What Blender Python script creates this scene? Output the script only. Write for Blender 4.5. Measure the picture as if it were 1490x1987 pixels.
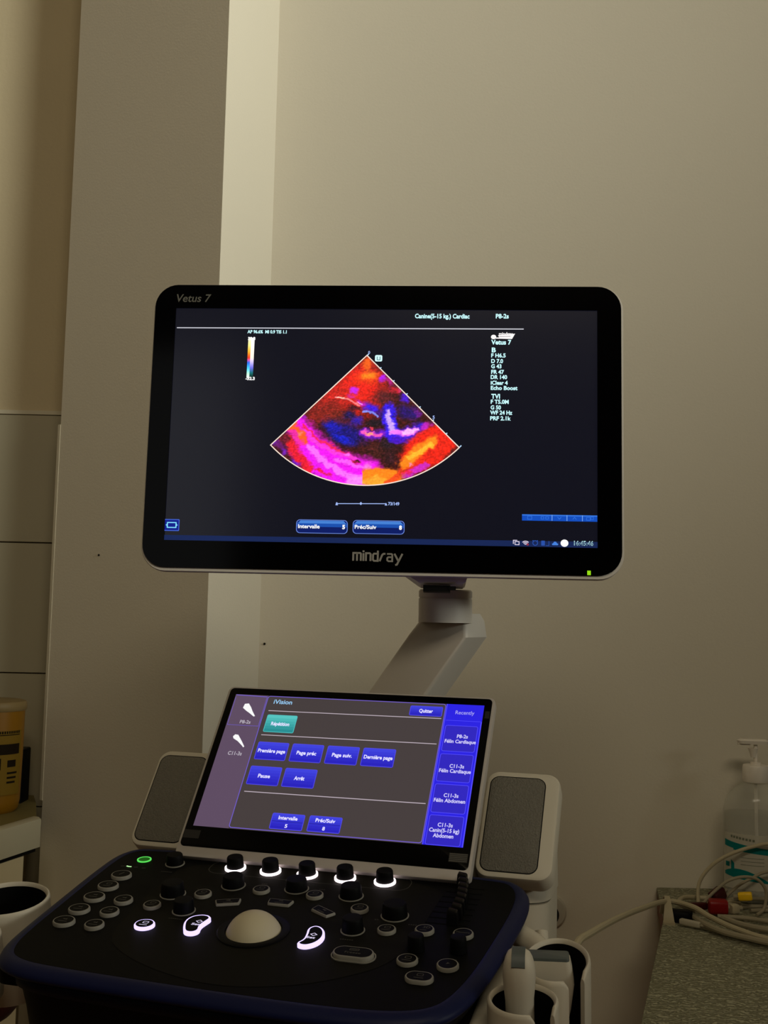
import bpy, math, random
import numpy as np
from mathutils import Matrix, Vector, Euler

random.seed(7)
for o in list(bpy.data.objects):
    bpy.data.objects.remove(o, do_unlink=True)
scene = bpy.context.scene
COL = scene.collection
R = math.radians

# ------------------------------------------------------------------ camera
EYE = 1.25
cam_d = bpy.data.cameras.new('camera')
cam = bpy.data.objects.new('camera', cam_d)
COL.objects.link(cam)
cam_d.sensor_fit = 'VERTICAL'
cam_d.sensor_height = 36.0
cam_d.lens = 2150.0 / 1987.0 * 36.0
cam_d.clip_start = 0.05
# rows: world axes seen from the camera (x right, y down, z forward)
Wm = Matrix(((0.9997, 0.0225, 0.0), (-0.0020, 0.0888, 0.9960), (0.0224, -0.9958, 0.0889)))
right = Wm @ Vector((1, 0, 0)); up = Wm @ Vector((0, -1, 0)); back = Wm @ Vector((0, 0, -1))
cm = Matrix.Identity(4)
for i, a in enumerate((right.normalized(), up.normalized(), back.normalized())):
    for j in range(3):
        cm[j][i] = a[j]
cm[2][3] = EYE
cam.matrix_world = cm
scene.camera = cam

# ------------------------------------------------------------------ light
world = bpy.data.worlds.new('room_ambient')
scene.world = world
world.use_nodes = True
bg = world.node_tree.nodes['Background']
bg.inputs[0].default_value = (1.0, 0.86, 0.62, 1)
bg.inputs[1].default_value = 0.02

ld = bpy.data.lights.new('window_light', 'AREA')
ld.shape = 'RECTANGLE'; ld.size = 1.6; ld.size_y = 1.2
ld.energy = 19.0
ld.color = (0.965, 0.985, 0.87)
ld.spread = 0.76
lo = bpy.data.objects.new('window_light', ld)
COL.objects.link(lo)
lo.location = (4.0, -1.14, 2.70)
lo.rotation_euler = (Vector((-1.5, 1.5, 2.65)) - lo.location).to_track_quat('-Z', 'Y').to_euler()

rd = bpy.data.lights.new('ceiling_lamp_light', 'AREA')
rd.shape = 'RECTANGLE'; rd.size = 1.2; rd.size_y = 0.5
rd.energy = 19.0
rd.color = (1.0, 0.87, 0.64)
ro = bpy.data.objects.new('ceiling_lamp_light', rd)
COL.objects.link(ro)
ro.location = (0.30, -0.9, 3.02)
ro.rotation_euler = (Vector((-0.1, 2.0, 1.5)) - ro.location).to_track_quat('-Z', 'Y').to_euler()

scene.view_settings.view_transform = 'Standard'
scene.view_settings.look = 'None'
scene.view_settings.exposure = 0.0
scene.view_settings.gamma = 1.0
scene.view_settings.use_curve_mapping = False

# ------------------------------------------------------------------ materials
def lin(c):
    return tuple(((v / 255) / 12.92 if v / 255 <= 0.04045 else ((v / 255 + 0.055) / 1.055) ** 2.4) for v in c)

MATS = {}
def pbr(name, rgb, rough=0.5, spec=0.5, bump=0.0, bscale=200.0, var=0.0, vscale=8.0, metal=0.0, trans=0.0, ior=1.45, coat=0.0):
    if name in MATS:
        return MATS[name]
    m = bpy.data.materials.new(name); m.use_nodes = True
    nt = m.node_tree; b = nt.nodes['Principled BSDF']
    c = lin(rgb)
    b.inputs['Base Color'].default_value = (*c, 1)
    b.inputs['Roughness'].default_value = rough
    b.inputs['Specular IOR Level'].default_value = spec
    b.inputs['Metallic'].default_value = metal
    b.inputs['Transmission Weight'].default_value = trans
    b.inputs['IOR'].default_value = ior
    b.inputs['Coat Weight'].default_value = coat
    tc = nt.nodes.new('ShaderNodeTexCoord')
    if var > 0:
        n = nt.nodes.new('ShaderNodeTexNoise'); n.inputs['Scale'].default_value = vscale; n.inputs['Detail'].default_value = 4
        mx = nt.nodes.new('ShaderNodeMix'); mx.data_type = 'RGBA'
        mx.inputs[6].default_value = (*[v * (1 - var) for v in c], 1)
        mx.inputs[7].default_value = (*[min(1, v * (1 + var)) for v in c], 1)
        nt.links.new(tc.outputs['Object'], n.inputs['Vector'])
        nt.links.new(n.outputs['Fac'], mx.inputs[0]); nt.links.new(mx.outputs[2], b.inputs['Base Color'])
    if bump > 0:
        n2 = nt.nodes.new('ShaderNodeTexNoise'); n2.inputs['Scale'].default_value = bscale; n2.inputs['Detail'].default_value = 3
        bp = nt.nodes.new('ShaderNodeBump'); bp.inputs['Strength'].default_value = bump; bp.inputs['Distance'].default_value = 0.002
        nt.links.new(tc.outputs['Object'], n2.inputs['Vector'])
        nt.links.new(n2.outputs['Fac'], bp.inputs['Height']); nt.links.new(bp.outputs['Normal'], b.inputs['Normal'])
    MATS[name] = m
    return m

def emis(rgb, s=1.0):
    key = 'glow_%d_%d_%d_%g' % (*rgb, s)
    if key in MATS:
        return MATS[key]
    m = bpy.data.materials.new(key); m.use_nodes = True
    b = m.node_tree.nodes['Principled BSDF']
    b.inputs['Base Color'].default_value = (0, 0, 0, 1)
    b.inputs['Roughness'].default_value = 0.3
    b.inputs['Specular IOR Level'].default_value = 0.3
    b.inputs['Emission Color'].default_value = (*lin(rgb), 1)
    b.inputs['Emission Strength'].default_value = s
    MATS[key] = m
    return m

def film(name, rgb, alpha, rough=0.1):
    m = pbr(name, rgb, rough, 0.5)
    m.node_tree.nodes['Principled BSDF'].inputs['Alpha'].default_value = alpha
    return m

def attr_glow(name, s=1.0):
    m = bpy.data.materials.new(name); m.use_nodes = True
    nt = m.node_tree; b = nt.nodes['Principled BSDF']
    b.inputs['Base Color'].default_value = (0, 0, 0, 1); b.inputs['Roughness'].default_value = 0.3
    a = nt.nodes.new('ShaderNodeAttribute'); a.attribute_name = 'picture'
    nt.links.new(a.outputs['Color'], b.inputs['Emission Color'])
    b.inputs['Emission Strength'].default_value = s
    return m

PAINT = pbr('cream_wall_paint', (222, 214, 196), 0.85, 0.2, bump=0.10, bscale=260, var=0.03, vscale=2.5)
WALLDK = pbr('taupe_wall_paint', (128, 116, 98), 0.85, 0.2, bump=0.1, bscale=260)
PAINT2 = pbr('old_cream_plaster', (205, 190, 158), 0.9, 0.2, bump=0.2, bscale=120, var=0.04, vscale=6)
TILE = pbr('glazed_wall_tile', (180, 172, 148), 0.35, 0.4, var=0.03, vscale=3)
GROUT = pbr('grout', (118, 106, 84), 0.9, 0.1)
TRIMM = pbr('pvc_tile_trim', (214, 206, 184), 0.45, 0.4)
FLOORM = pbr('vinyl_floor', (146, 104, 62), 0.6, 0.3, var=0.1, vscale=10)
CEIL = pbr('ceiling_paint', (215, 208, 190), 0.9, 0.1)
WHITE = pbr('white_abs_plastic', (205, 198, 188), 0.42, 0.45, bump=0.03, bscale=900)
WHITE2 = pbr('ivory_abs_plastic', (198, 190, 172), 0.45, 0.4, bump=0.03, bscale=900)
SILVER = pbr('satin_silver_plastic', (176, 168, 160), 0.38, 0.5)
BLACK = pbr('black_plastic', (9, 9, 9), 0.5, 0.12, bump=0.04, bscale=1500)
BLACKG = pbr('black_glass', (2, 2, 3), 0.1, 0.15)
PANELK = pbr('charcoal_console_top', (10, 10, 9), 0.6, 0.08, bump=0.08, bscale=2200)
INLAY = pbr('charcoal_console_inlay', (21, 20, 15), 0.65, 0.08, bump=0.1, bscale=2600)
BLUE = pbr('navy_blue_edge', (17, 23, 60), 0.45, 0.2, bump=0.08, bscale=1800)
RINGM = pbr('grey_translucent_ring', (134, 131, 122), 0.5, 0.3)
CAPM = pbr('black_key_cap', (6, 6, 6), 0.55, 0.1)
MARK = pbr('dim_grey_print', (86, 84, 78), 0.6, 0.2)
KNOBM = pbr('black_soft_rubber', (6, 6, 6), 0.6, 0.12)
CAPGLOSS = pbr('black_gloss_cap', (16, 16, 17), 0.22, 0.5)
BALLM = pbr('ivory_ball', (196, 186, 158), 0.5, 0.25)
GRILLE = pbr('grey_mesh_cloth', (116, 112, 102), 0.8, 0.2, bump=0.9, bscale=700, var=0.25, vscale=600)
LINER = pbr('black_rubber_liner', (8, 8, 8), 0.7, 0.1)
LENS = pbr('grey_acoustic_lens', (84, 90, 88), 0.45, 0.4)
LOGO = pbr('silver_print', (150, 146, 138), 0.5, 0.4)
LOGO2 = pbr('dull_silver_print', (98, 96, 88), 0.5, 0.3)
YELLOW = pbr('yellow_plastic', (132, 90, 5), 0.42, 0.4)
YLABEL = pbr('yellow_paper_label', (118, 92, 24), 0.7, 0.2)
INK = pbr('dark_ink', (28, 20, 8), 0.7, 0.1)
LIDM = pbr('cream_lid', (130, 110, 72), 0.5, 0.3)
CABLE = pbr('grey_cable_sheath', (150, 140, 116), 0.5, 0.35)
CABLE2 = pbr('ivory_cable_sheath', (176, 164, 134), 0.5, 0.35)
REDM = pbr('red_plug', (132, 8, 6), 0.4, 0.4)
DREDM = pbr('dark_red_plug', (62, 10, 8), 0.45, 0.3)
YELP = pbr('yellow_plug', (250, 200, 20), 0.4, 0.4)
WOOD = pbr('red_brown_wood', (110, 62, 36), 0.6, 0.3, var=0.15, vscale=30)
REDV = pbr('dark_red_vinyl', (66, 16, 12), 0.45, 0.35)
PIPING = pbr('pale_piping', (180, 160, 120), 0.6, 0.3)
TEAL = pbr('teal_print', (0, 116, 114), 0.6, 0.2)
PUMP = pbr('white_pump_plastic', (232, 224, 212), 0.4, 0.45)
CLEAR = film('clear_bottle_plastic', (232, 230, 216), 0.18)
GEL = film('clear_gel', (214, 212, 194), 0.16)
LABELW = pbr('frosted_label', (196, 192, 176), 0.7, 0.2)
METALK = pbr('dark_metal', (40, 38, 36), 0.35, 0.5, metal=0.8)

GLOW_PANEL = emis((190, 190, 186), 0.75)  # glow of the added panel that the monitor reflects

def pad_material():
    m = bpy.data.materials.new('grey_woven_table_pad'); m.use_nodes = True
    nt = m.node_tree; b = nt.nodes['Principled BSDF']
    b.inputs['Roughness'].default_value = 0.75; b.inputs['Specular IOR Level'].default_value = 0.25
    tc = nt.nodes.new('ShaderNodeTexCoord')
    mp = nt.nodes.new('ShaderNodeMapping'); mp.inputs['Scale'].default_value = (1, 1, 1)
    w1 = nt.nodes.new('ShaderNodeTexWave'); w1.inputs['Scale'].default_value = 38; w1.inputs['Distortion'].default_value = 12
    w1.inputs['Detail'].default_value = 2; w1.inputs['Detail Scale'].default_value = 2.2; w1.bands_direction = 'Y'
    n = nt.nodes.new('ShaderNodeTexNoise'); n.inputs['Scale'].default_value = 150; n.inputs['Detail'].default_value = 4
    ad = nt.nodes.new('ShaderNodeMath'); ad.operation = 'MULTIPLY'
    rp = nt.nodes.new('ShaderNodeValToRGB')
    rp.color_ramp.elements[0].color = (*lin((122, 120, 96)), 1); rp.color_ramp.elements[1].color = (*lin((184, 181, 154)), 1)
    rp.color_ramp.elements[0].position = 0.1; rp.color_ramp.elements[1].position = 0.6
    bp = nt.nodes.new('ShaderNodeBump'); bp.inputs['Strength'].default_value = 1.0; bp.inputs['Distance'].default_value = 0.004
    nt.links.new(tc.outputs['Object'], mp.inputs[0]); nt.links.new(mp.outputs[0], w1.inputs[0]); nt.links.new(mp.outputs[0], n.inputs[0])
    nt.links.new(w1.outputs['Fac'], ad.inputs[0]); nt.links.new(n.outputs['Fac'], ad.inputs[1])
    nt.links.new(ad.outputs[0], rp.inputs[0]); nt.links.new(rp.outputs[0], b.inputs['Base Color'])
    nt.links.new(ad.outputs[0], bp.inputs['Height']); nt.links.new(bp.outputs[0], b.inputs['Normal'])
    return m
PADM = pad_material()

# ------------------------------------------------------------------ mesh helpers
def rrect(w, h, r, seg=6, cx=0.0, cy=0.0):
    pts = []
    r = min(r, w / 2 - 1e-6, h / 2 - 1e-6)
    for (sx, sy, a0) in ((1, 1, 0), (-1, 1, 90), (-1, -1, 180), (1, -1, 270)):
        for k in range(seg + 1):
            a = R(a0 + 90.0 * k / seg)
            pts.append((cx + sx * (w / 2 - r) + r * math.cos(a), cy + sy * (h / 2 - r) + r * math.sin(a)))
    return pts

def ellipse(rx, ry, n=28, cx=0.0, cy=0.0):
    return [(cx + rx * math.cos(2 * math.pi * k / n), cy + ry * math.sin(2 * math.pi * k / n)) for k in range(n)]

def offset_poly(p, d):
    n = len(p); out = []
    for i in range(n):
        a = Vector(p[i - 1]); b = Vector(p[i]); c = Vector(p[(i + 1) % n])
        e1 = (b - a); e2 = (c - b)
        if e1.length < 1e-9: e1 = e2
        if e2.length < 1e-9: e2 = e1
        e1 = e1.normalized(); e2 = e2.normalized()
        n1 = Vector((-e1.y, e1.x)); n2 = Vector((-e2.y, e2.x))
        m = n1 + n2
        if m.length < 1e-6: m = n1
        m.normalize()
        k = d / max(0.35, m.dot(n1))
        q = b + m * k
        out.append((q.x, q.y))
    return out            # positive d moves inwards for a counter-clockwise outline

def chaikin(p, it=2):
    for _ in range(it):
        q = []
        for i in range(len(p)):
            a = Vector(p[i]); b = Vector(p[(i + 1) % len(p)])
            q += [tuple(a * .75 + b * .25), tuple(a * .25 + b * .75)]
        p = q
    return p

def spline(pts, n=8):
    P = [Vector(p) for p in pts]
    P = [P[0] * 2 - P[1]] + P + [P[-1] * 2 - P[-2]]
    out = []
    for i in range(1, len(P) - 2):
        a, b, c, d = P[i - 1], P[i], P[i + 1], P[i + 2]
        for k in range(n):
            t = k / n
            out.append(0.5 * ((2 * b) + (c - a) * t + (2 * a - 5 * b + 4 * c - d) * t * t + (3 * b - a - 3 * c + d) * t ** 3))
    out.append(P[-2])
    return out

class MB:
    def __init__(s):
        s.v = []; s.f = []; s.m = []
    def add(s, vs, fs, m=0):
        b = len(s.v); s.v += [tuple(x) for x in vs]
        for f in fs:
            s.f.append(tuple(b + i for i in f)); s.m.append(m)
    def box(s, x0, x1, y0, y1, z0, z1, m=0):
        s.add([(x0, y0, z0), (x1, y0, z0), (x1, y1, z0), (x0, y1, z0), (x0, y0, z1), (x1, y0, z1), (x1, y1, z1), (x0, y1, z1)],
              [(3, 2, 1, 0), (4, 5, 6, 7), (0, 1, 5, 4), (1, 2, 6, 5), (2, 3, 7, 6), (3, 0, 4, 7)], m)
    def loft(s, rings, m=0, cap0=True, cap1=True, closed=True):
        n = len(rings[0]); vs = [p for r in rings for p in r]; fs = []
        for k in range(len(rings) - 1):
            for i in range(n if closed else n - 1):
                j = (i + 1) % n
                fs.append((k * n + i, k * n + j, (k + 1) * n + j, (k + 1) * n + i))
        if cap0: fs.append(tuple(reversed(range(n))))
        if cap1: fs.append(tuple((len(rings) - 1) * n + i for i in range(n)))
        s.add(vs, fs, m)
    def prism(s, poly, z0, z1, m=0, bev=0.0, bev0=0.0, cap0=True, cap1=True):
        rings = []
        if bev0 > 0:
            rings.append([(x, y, z0) for x, y in offset_poly(poly, bev0)])
            rings.append([(x, y, z0 + bev0) for x, y in poly])
        else:
            rings.append([(x, y, z0) for x, y in poly])
        if bev > 0:
            rings.append([(x, y, z1 - bev) for x, y in poly])
            rings.append([(x, y, z1 - bev * 0.3) for x, y in offset_poly(poly, bev * 0.3)])
            rings.append([(x, y, z1) for x, y in offset_poly(poly, bev)])
        else:
            rings.append([(x, y, z1) for x, y in poly])
        s.loft(rings, m, cap0, cap1)
    def flat(s, poly, z, m=0):
        s.add([(x, y, z) for x, y in poly], [tuple(range(len(poly)))], m)
    def ring(s, po, pi, z0, z1, m=0):
        n = len(po)
        vs = [(x, y, z0) for x, y in po] + [(x, y, z1) for x, y in po] + [(x, y, z1) for x, y in pi] + [(x, y, z0) for x, y in pi]
        fs = []
        for i in range(n):
            j = (i + 1) % n
            for a in range(4):
                b = (a + 1) % 4
                fs.append((a * n + i, a * n + j, b * n + j, b * n + i))
        s.add(vs, fs, m)
    def lathe(s, prof, seg=24, m=0, cx=0.0, cy=0.0, sx=1.0, sy=1.0):
        rings = []
        for r, z in prof:
            r = max(r, 1e-5)
            rings.append([(cx + sx * r * math.cos(2 * math.pi * k / seg), cy + sy * r * math.sin(2 * math.pi * k / seg), z) for k in range(seg)])
        s.loft(rings, m)
    def tube(s, pts, r, seg=8, m=0, n=8, smooth=True, taper=None):
        P = spline(pts, n) if smooth else [Vector(p) for p in pts]
        rings = []; up0 = Vector((0, 0, 1))
        t = (P[1] - P[0]).normalized()
        u = t.cross(up0)
        if u.length < 1e-3: u = t.cross(Vector((0, 1, 0)))
        u.normalize()
        for i, p in enumerate(P):
            t = (P[min(i + 1, len(P) - 1)] - P[max(i - 1, 0)]).normalized()
            u = (u - t * u.dot(t)).normalized(); w = t.cross(u)
            rr = r if taper is None else r * (taper[0] + (taper[1] - taper[0]) * i / (len(P) - 1))
            rings.append([tuple(p + (u * math.cos(2 * math.pi * k / seg) + w * math.sin(2 * math.pi * k / seg)) * rr) for k in range(seg)])
        s.loft(rings, m)
    def line2d(s, pts, w, z, m=0, closed=False):
        P = [Vector(p) for p in pts]; n = len(P); L = []; Rr = []
        for i in range(n):
            a = P[i - 1] if (closed or i > 0) else P[i]
            b = P[(i + 1) % n] if (closed or i < n - 1) else P[i]
            if closed or 0 < i < n - 1:
                e1 = (P[i] - a).normalized(); e2 = (b - P[i]).normalized()
                nn = Vector((-e1.y, e1.x)) + Vector((-e2.y, e2.x)); nn.normalize()
                k = w / 2 / max(0.4, nn.dot(Vector((-e1.y, e1.x))))
            else:
                e = (b - a).normalized(); nn = Vector((-e.y, e.x)); k = w / 2
            L.append(P[i] + nn * k); Rr.append(P[i] - nn * k)
        vs = [(p.x, p.y, z) for p in Rr] + [(p.x, p.y, z) for p in L]
        fs = [(i, (i + 1) % n, n + (i + 1) % n, n + i) for i in range(n if closed else n - 1)]
        s.add(vs, fs, m)
    def text(s, body, x, y, w, h, z, m=0, align='L', bold=0.0, shear=0.0):
        vs, fs, (x0, x1, ch) = glyphs(body, bold, shear)
        k = w / (x1 - x0) if w else h / ch
        ky = h / ch
        off = x if align == 'L' else x - w / 2
        s.add([((vx - x0) * k + off, vy * ky + y, z) for vx, vy in vs], fs, m)
    def build(s, name, mats, parent=None, loc=(0, 0, 0), rot=(0, 0, 0), smooth=35, mm=False):
        me = bpy.data.meshes.new(name)
        k = 0.001 if mm else 1.0
        me.from_pydata([(a * k, b * k, c * k) for a, b, c in s.v], [], s.f)
        if not isinstance(mats, (list, tuple)): mats = [mats]
        for m in mats: me.materials.append(m)
        me.polygons.foreach_set('material_index', s.m)
        me.update()
        if smooth:
            me.polygons.foreach_set('use_smooth', [True] * len(me.polygons))
            me.set_sharp_from_angle(angle=R(smooth))
        o = bpy.data.objects.new(name, me); COL.objects.link(o)
        o.location = loc; o.rotation_euler = rot
        if parent: o.parent = parent
        return o

GC = {}
def glyphs(body, bold, shear):
    key = (body, bold, shear)
    if key in GC: return GC[key]
    cu = bpy.data.curves.new('t', 'FONT'); cu.body = body; cu.size = 1.0; cu.offset = bold; cu.shear = shear
    cu.resolution_u = 3
    ob = bpy.data.objects.new('t', cu); COL.objects.link(ob)
    dg = bpy.context.evaluated_depsgraph_get()
    me = bpy.data.meshes.new_from_object(ob.evaluated_get(dg))
    vs = [(v.co.x, v.co.y) for v in me.vertices]; fs = [tuple(p.vertices) for p in me.polygons]
    bpy.data.objects.remove(ob, do_unlink=True); bpy.data.meshes.remove(me); bpy.data.curves.remove(cu)
    xs = [v[0] for v in vs]
    GC[key] = (vs, fs, (min(xs), max(xs), 0.70))
    return GC[key]

def tag(o, label, cat, group=None):
    o['label'] = label; o['category'] = cat
    if group: o['group'] = group
    return o

def thing(name, loc, rot, label, cat, group=None):
    o = bpy.data.objects.new(name, None); COL.objects.link(o)
    o.empty_display_size = 0.05
    o.location = loc; o.rotation_euler = rot
    return tag(o, label, cat, group)

def struct(o):
    o['kind'] = 'structure'
    return o

# ------------------------------------------------------------------ the room
WALL_Y = 2.075
b = MB(); b.box(-0.30, 2.6, WALL_Y, WALL_Y + 0.15, 0, 3.1)
struct(b.build('wall_back', PAINT))
# boxed-in pillar, turned a little towards the left
PHI = R(28.0)
W0 = Vector((-0.2265, WALL_Y)); sd = Vector((-math.sin(PHI), -math.cos(PHI))); fd = Vector((-math.cos(PHI), math.sin(PHI)))
k_ = 0.1567; FR = W0 + sd * ((W0.x + k_ * W0.y) / -(sd.x + k_ * sd.y))
k_ = 0.2964; FL = FR + fd * ((FR.x + k_ * FR.y) / -(fd.x + k_ * fd.y))
BL = FL - sd * 0.25; BR = W0 - sd * 0.06
b = MB(); b.prism([tuple(FR), tuple(BR), tuple(BL), tuple(FL)], 0, 3.1)
struct(b.build('wall_pillar', PAINT))
# tiled recess on the left
TY = 2.2
b = MB(); b.box(-2.1, -0.46, TY, TY + 0.15, 0, 3.1)
recess = struct(b.build('wall_recess', [PAINT2]))
b = MB(); b.box(-0.2, 0.2, -0.0035, 0.0, -0.1272, 0.1272)
b.v = [(x * (0.996 if y < -0.001 else 1), y * 2.2, z * (0.994 if y < -0.001 else 1)) for x, y, z in b.v]
tile0 = b.build('tile', TILE, recess)
zt = 1.625 - 0.128
rows = 0
for r in range(4):
    for c in range(2):
        z = zt - r * 0.256
        o = tile0 if (r == 0 and c == 0) else tile0.copy()
        if o is not tile0: COL.objects.link(o); o.parent = recess
        o.location = (-0.70 - c * 0.405, TY - 0.0025, z)
b = MB(); b.box(-1.1, -0.5, TY - 0.0025, TY + 0.01, 0.60, 1.628)
b.build('grout_bed', GROUT, recess)
b = MB(); b.box(-1.1, -0.50, TY - 0.007, TY + 0.01, 1.626, 1.634)
b.build('tile_edging', TRIMM, recess)
# edging strip down the pillar corner
b = MB()
for (a0, a1, d0, d1) in ((0.0, 0.0055, -0.001, 0.006), (0.0055, 0.0105, 0.003, 0.012)):
    q = [FL + fd * a0 - sd * d0, FL + fd * a1 - sd * d0, FL + fd * a1 - sd * d1, FL + fd * a0 - sd * d1]
    b.prism([tuple(p) for p in reversed(q)], 0.885, 1.592)
struct(b.build('trim_1', TRIMM))
b = MB(); b.box(-2.25, -2.10, -2.6, TY + 0.15, 0, 3.1)
struct(b.build('wall_left', WALLDK))
b = MB(); b.box(-2.25, 2.6, -2.75, -2.6, 0, 3.1)
struct(b.build('wall_rear', WALLDK))
b = MB(); b.box(-2.25, 2.6, -2.75, 2.35, -0.1, 0)
struct(b.build('floor', FLOORM))
b = MB(); b.box(-2.25, 2.6, -2.75, 2.35, 3.1, 3.2)
struct(b.build('ceiling', CEIL))

# glowing panel added behind the camera for a soft reflection in the monitor
b = MB(); b.box(-2.02, -1.18, -2.598, -2.592, 1.42, 2.88)
glow_panel = struct(b.build('added_glow_panel', GLOW_PANEL))
b = MB()
for x0_, x1_, z0_, z1_ in ((-2.08, -2.02, 1.36, 2.94), (-1.18, -1.12, 1.36, 2.94), (-2.08, -1.12, 1.36, 1.42), (-2.08, -1.12, 2.88, 2.94)):
    b.box(x0_, x1_, -2.6, -2.57, z0_, z1_)
b.build('glow_panel_frame', TRIMM, glow_panel)

# small marks on the walls
b = MB(); b.lathe([(0.0022, 0.0), (0.0022, 0.002), (0.001, 0.0035), (0.0, 0.0036)], 10)
tag(b.build('nail_head', METALK, None, (-0.2165, WALL_Y, 1.184), (R(90), 0, 0)), 'tiny black nail head in the back wall beside the pillar corner', 'nail')
b = MB(); b.lathe([(0.0018, 0.0), (0.0018, 0.002), (0.0, 0.0032)], 10)
nf = -sd.orthogonal()
pf = FR + fd * ((FR.x + 0.2561 * FR.y) / -(fd.x + 0.2561 * fd.y))
tag(b.build('nail_head', METALK, None, (pf.x, pf.y, 1.341), (R(90), 0, -PHI)), 'tiny dark nail head on the front of the grey pillar', 'nail')
t = thing('wall_socket', (0.318, WALL_Y, 0.712), (R(90), 0, 0), 'small round dark socket low on the back wall behind the cart', 'socket')
b = MB(); b.lathe([(0.030, 0.0), (0.030, 0.006), (0.027, 0.009), (0.0, 0.009)], 28)
b.build('rim', WHITE2, t)
b = MB(); b.lathe([(0.019, 0.008), (0.019, 0.028), (0.015, 0.033), (0.0, 0.033)], 24)
b.build('plug', BLACK, t, (-0.006, 0.0, 0))

# ------------------------------------------------------------------ monitor
mon = thing('monitor', (-0.0052, 1.2228, 1.4567), (R(87.25), 0, R(-3.5)),
            'large black widescreen monitor showing a red and purple heart ultrasound fan', 'monitor')
# (millimetres; x right, y up the screen, z out of the screen)
b = MB()
sh = rrect(532.5, 331.0, 28, 8, 1.6, -3.2)
rings = []
for z, d in ((-1.0, 1.0), (-2.6, 0.2), (-9, 0.0), (-16, 1.0), (-24, 10), (-32, 40), (-38, 80), (-40, 110)):
    rings.append([(x, y, z) for x, y in offset_poly(sh, d)])
rings.reverse()
b.loft(rings, 0)
b.build('housing', WHITE, mon, mm=True)
b = MB()
ob_ = rrect(528, 325, 26, 8, 1.2, -1.6)
ib_ = rrect(477.6, 267.4, 0.5, 8, 0, 0)
b.ring(ob_, ib_, -3.2, 0.6)
b.build('bezel', BLACKG, mon, mm=True)
b = MB()
b.text('Vetus 7', -238.6, 140.8, 40, 9.0, 0.75, 0, bold=0.012, shear=0.18)
b.build('model_lettering', LOGO2, mon, mm=True)
# the maker's name, drawn letter by letter in strokes
b = MB()
x0, y0, xh = -28.3, -152.8, 8.6
def st(pts, w=2.0): b.line2d([(x0 + px, y0 + py) for px, py in pts], w, 0.75, 0)
st([(1.2, 0), (1.2, xh), (8.5, xh), (9.2, xh - 0.8), (9.2, 0)]); st([(5.2, 0), (5.2, xh)])
st([(11.9, 0), (11.9, xh)]); st([(11.9, 9.6), (11.9, 11.6)])
st([(14.6, 0), (14.6, xh), (18.4, xh), (19.4, xh - 1), (19.4, 0)])
st([(27.0, 11.6), (27.0, 0.3), (23.2, 0.3), (22.0, 1.4), (22.0, 7.0), (23.0, 8.2), (27, 8.2)])
st([(29.0, 0), (31.6, 7.0), (33.0, 8.2), (35.0, 8.2)])
st([(36.6, 8.2), (41.4, 8.2), (42.2, 7.4), (42.2, 0.2), (38.2, 0.2), (37.0, 1.2), (37.0, 3.6), (38.0, 4.6), (42.0, 4.6)], 1.8)
st([(44.4, 8.6), (48.6, 0.6)]); st([(52.8, 8.6), (47.2, -3.4), (45.4, -3.8)])
b.v = [((x - x0) * 56.1 / 53.6 + x0, y, z) for x, y, z in b.v]
b.build('maker_lettering', LOGO, mon, mm=True)
b = MB(); b.box(227.6, 231.4, -163.4, -158.6, -2, 1.2)
b.build('power_light', emis((150, 220, 20), 1.0), mon, mm=True)

SCREENBASE = bpy.data.materials.new('dark_lcd_surface'); SCREENBASE.use_nodes = True
pb = SCREENBASE.node_tree.nodes['Principled BSDF']
pb.inputs['Base Color'].default_value = (0.004, 0.004, 0.005, 1); pb.inputs['Roughness'].default_value = 0.16
pb.inputs['Specular IOR Level'].default_value = 0.5
pb.inputs['Emission Color'].default_value = (*lin((14, 15, 26)), 1); pb.inputs['Emission Strength'].default_value = 1.0
b = MB(); b.box(-239, 239, -134, 134, -2.5, -0.8)
screen = b.build('screen', SCREENBASE, mon, mm=True)

CY = (196, 246, 250); LB = (150, 180, 255); WH = (255, 255, 255)
# text read-outs
b = MB(); Z1 = -0.4
def tx(s, x, y, x1, h=5.0, bold=0.034): b.text(s, x, y, x1 - x, h, Z1, 0, bold=bold)
tx('Canine(5-15 kg.) Cardiac', 34.9, 123.6, 96.4); tx('P8-2s', 125.8, 124.0, 140.3)
tx('AP 96.6%  MI 0.9 TIS 1.1', -155.3, 104.6, -110.4, 3.6)
for s_, x_, y_, x1_ in (('Vetus 7', 121.0, 93.7, 143.4), ('B', 121.7, 84.7, 126.3), ('F H6.5', 121.2, 78.8, 137.3), ('D 7.0', 121.3, 72.3, 134.5),
                        ('G 43', 121.3, 66.3, 132.8), ('FR 47', 121.4, 59.8, 135.7), ('DR 140', 120.9, 53.9, 139.2), ('iClear 4', 121.0, 47.4, 139.9),
                        ('Echo Boost', 121.1, 41.5, 150.8), ('TVI', 121.8, 31.5, 131.5), ('F T5.0M', 121.3, 25.7, 141.2), ('G 50', 121.3, 19.2, 132.7),
                        ('WF 24 Hz', 120.8, 13.4, 145.3), ('PRF 2.1k', 120.9, 6.9, 143.7)):
    tx(s_, x_, y_, x1_, 5.2 if s_ in ('Vetus 7', 'B', 'TVI') else 4.4)
tx('16:45:46', 213.4, -131.2, 234.4, 4.8, 0.03)
b.build('screen_text', emis(CY, 1.15), mon, mm=True, smooth=0)['kind'] = 'stuff'
b = MB()
b.line2d([(-236.9, 110.4), (157.1, 111.6)], 1.1, Z1, 0)
b.line2d([(-47.3, -89.6), (7.5, -88.8)], 0.8, Z1, 1)
b.flat([(-48.6, -91.4), (-45.8, -91.4), (-46.6, -88.2), (-47.8, -88.2)], Z1 + .05, 1)
b.flat([(6.0, -90.8), (9.0, -90.8), (7.5, -87.8)], Z1 + .05, 1)
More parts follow.
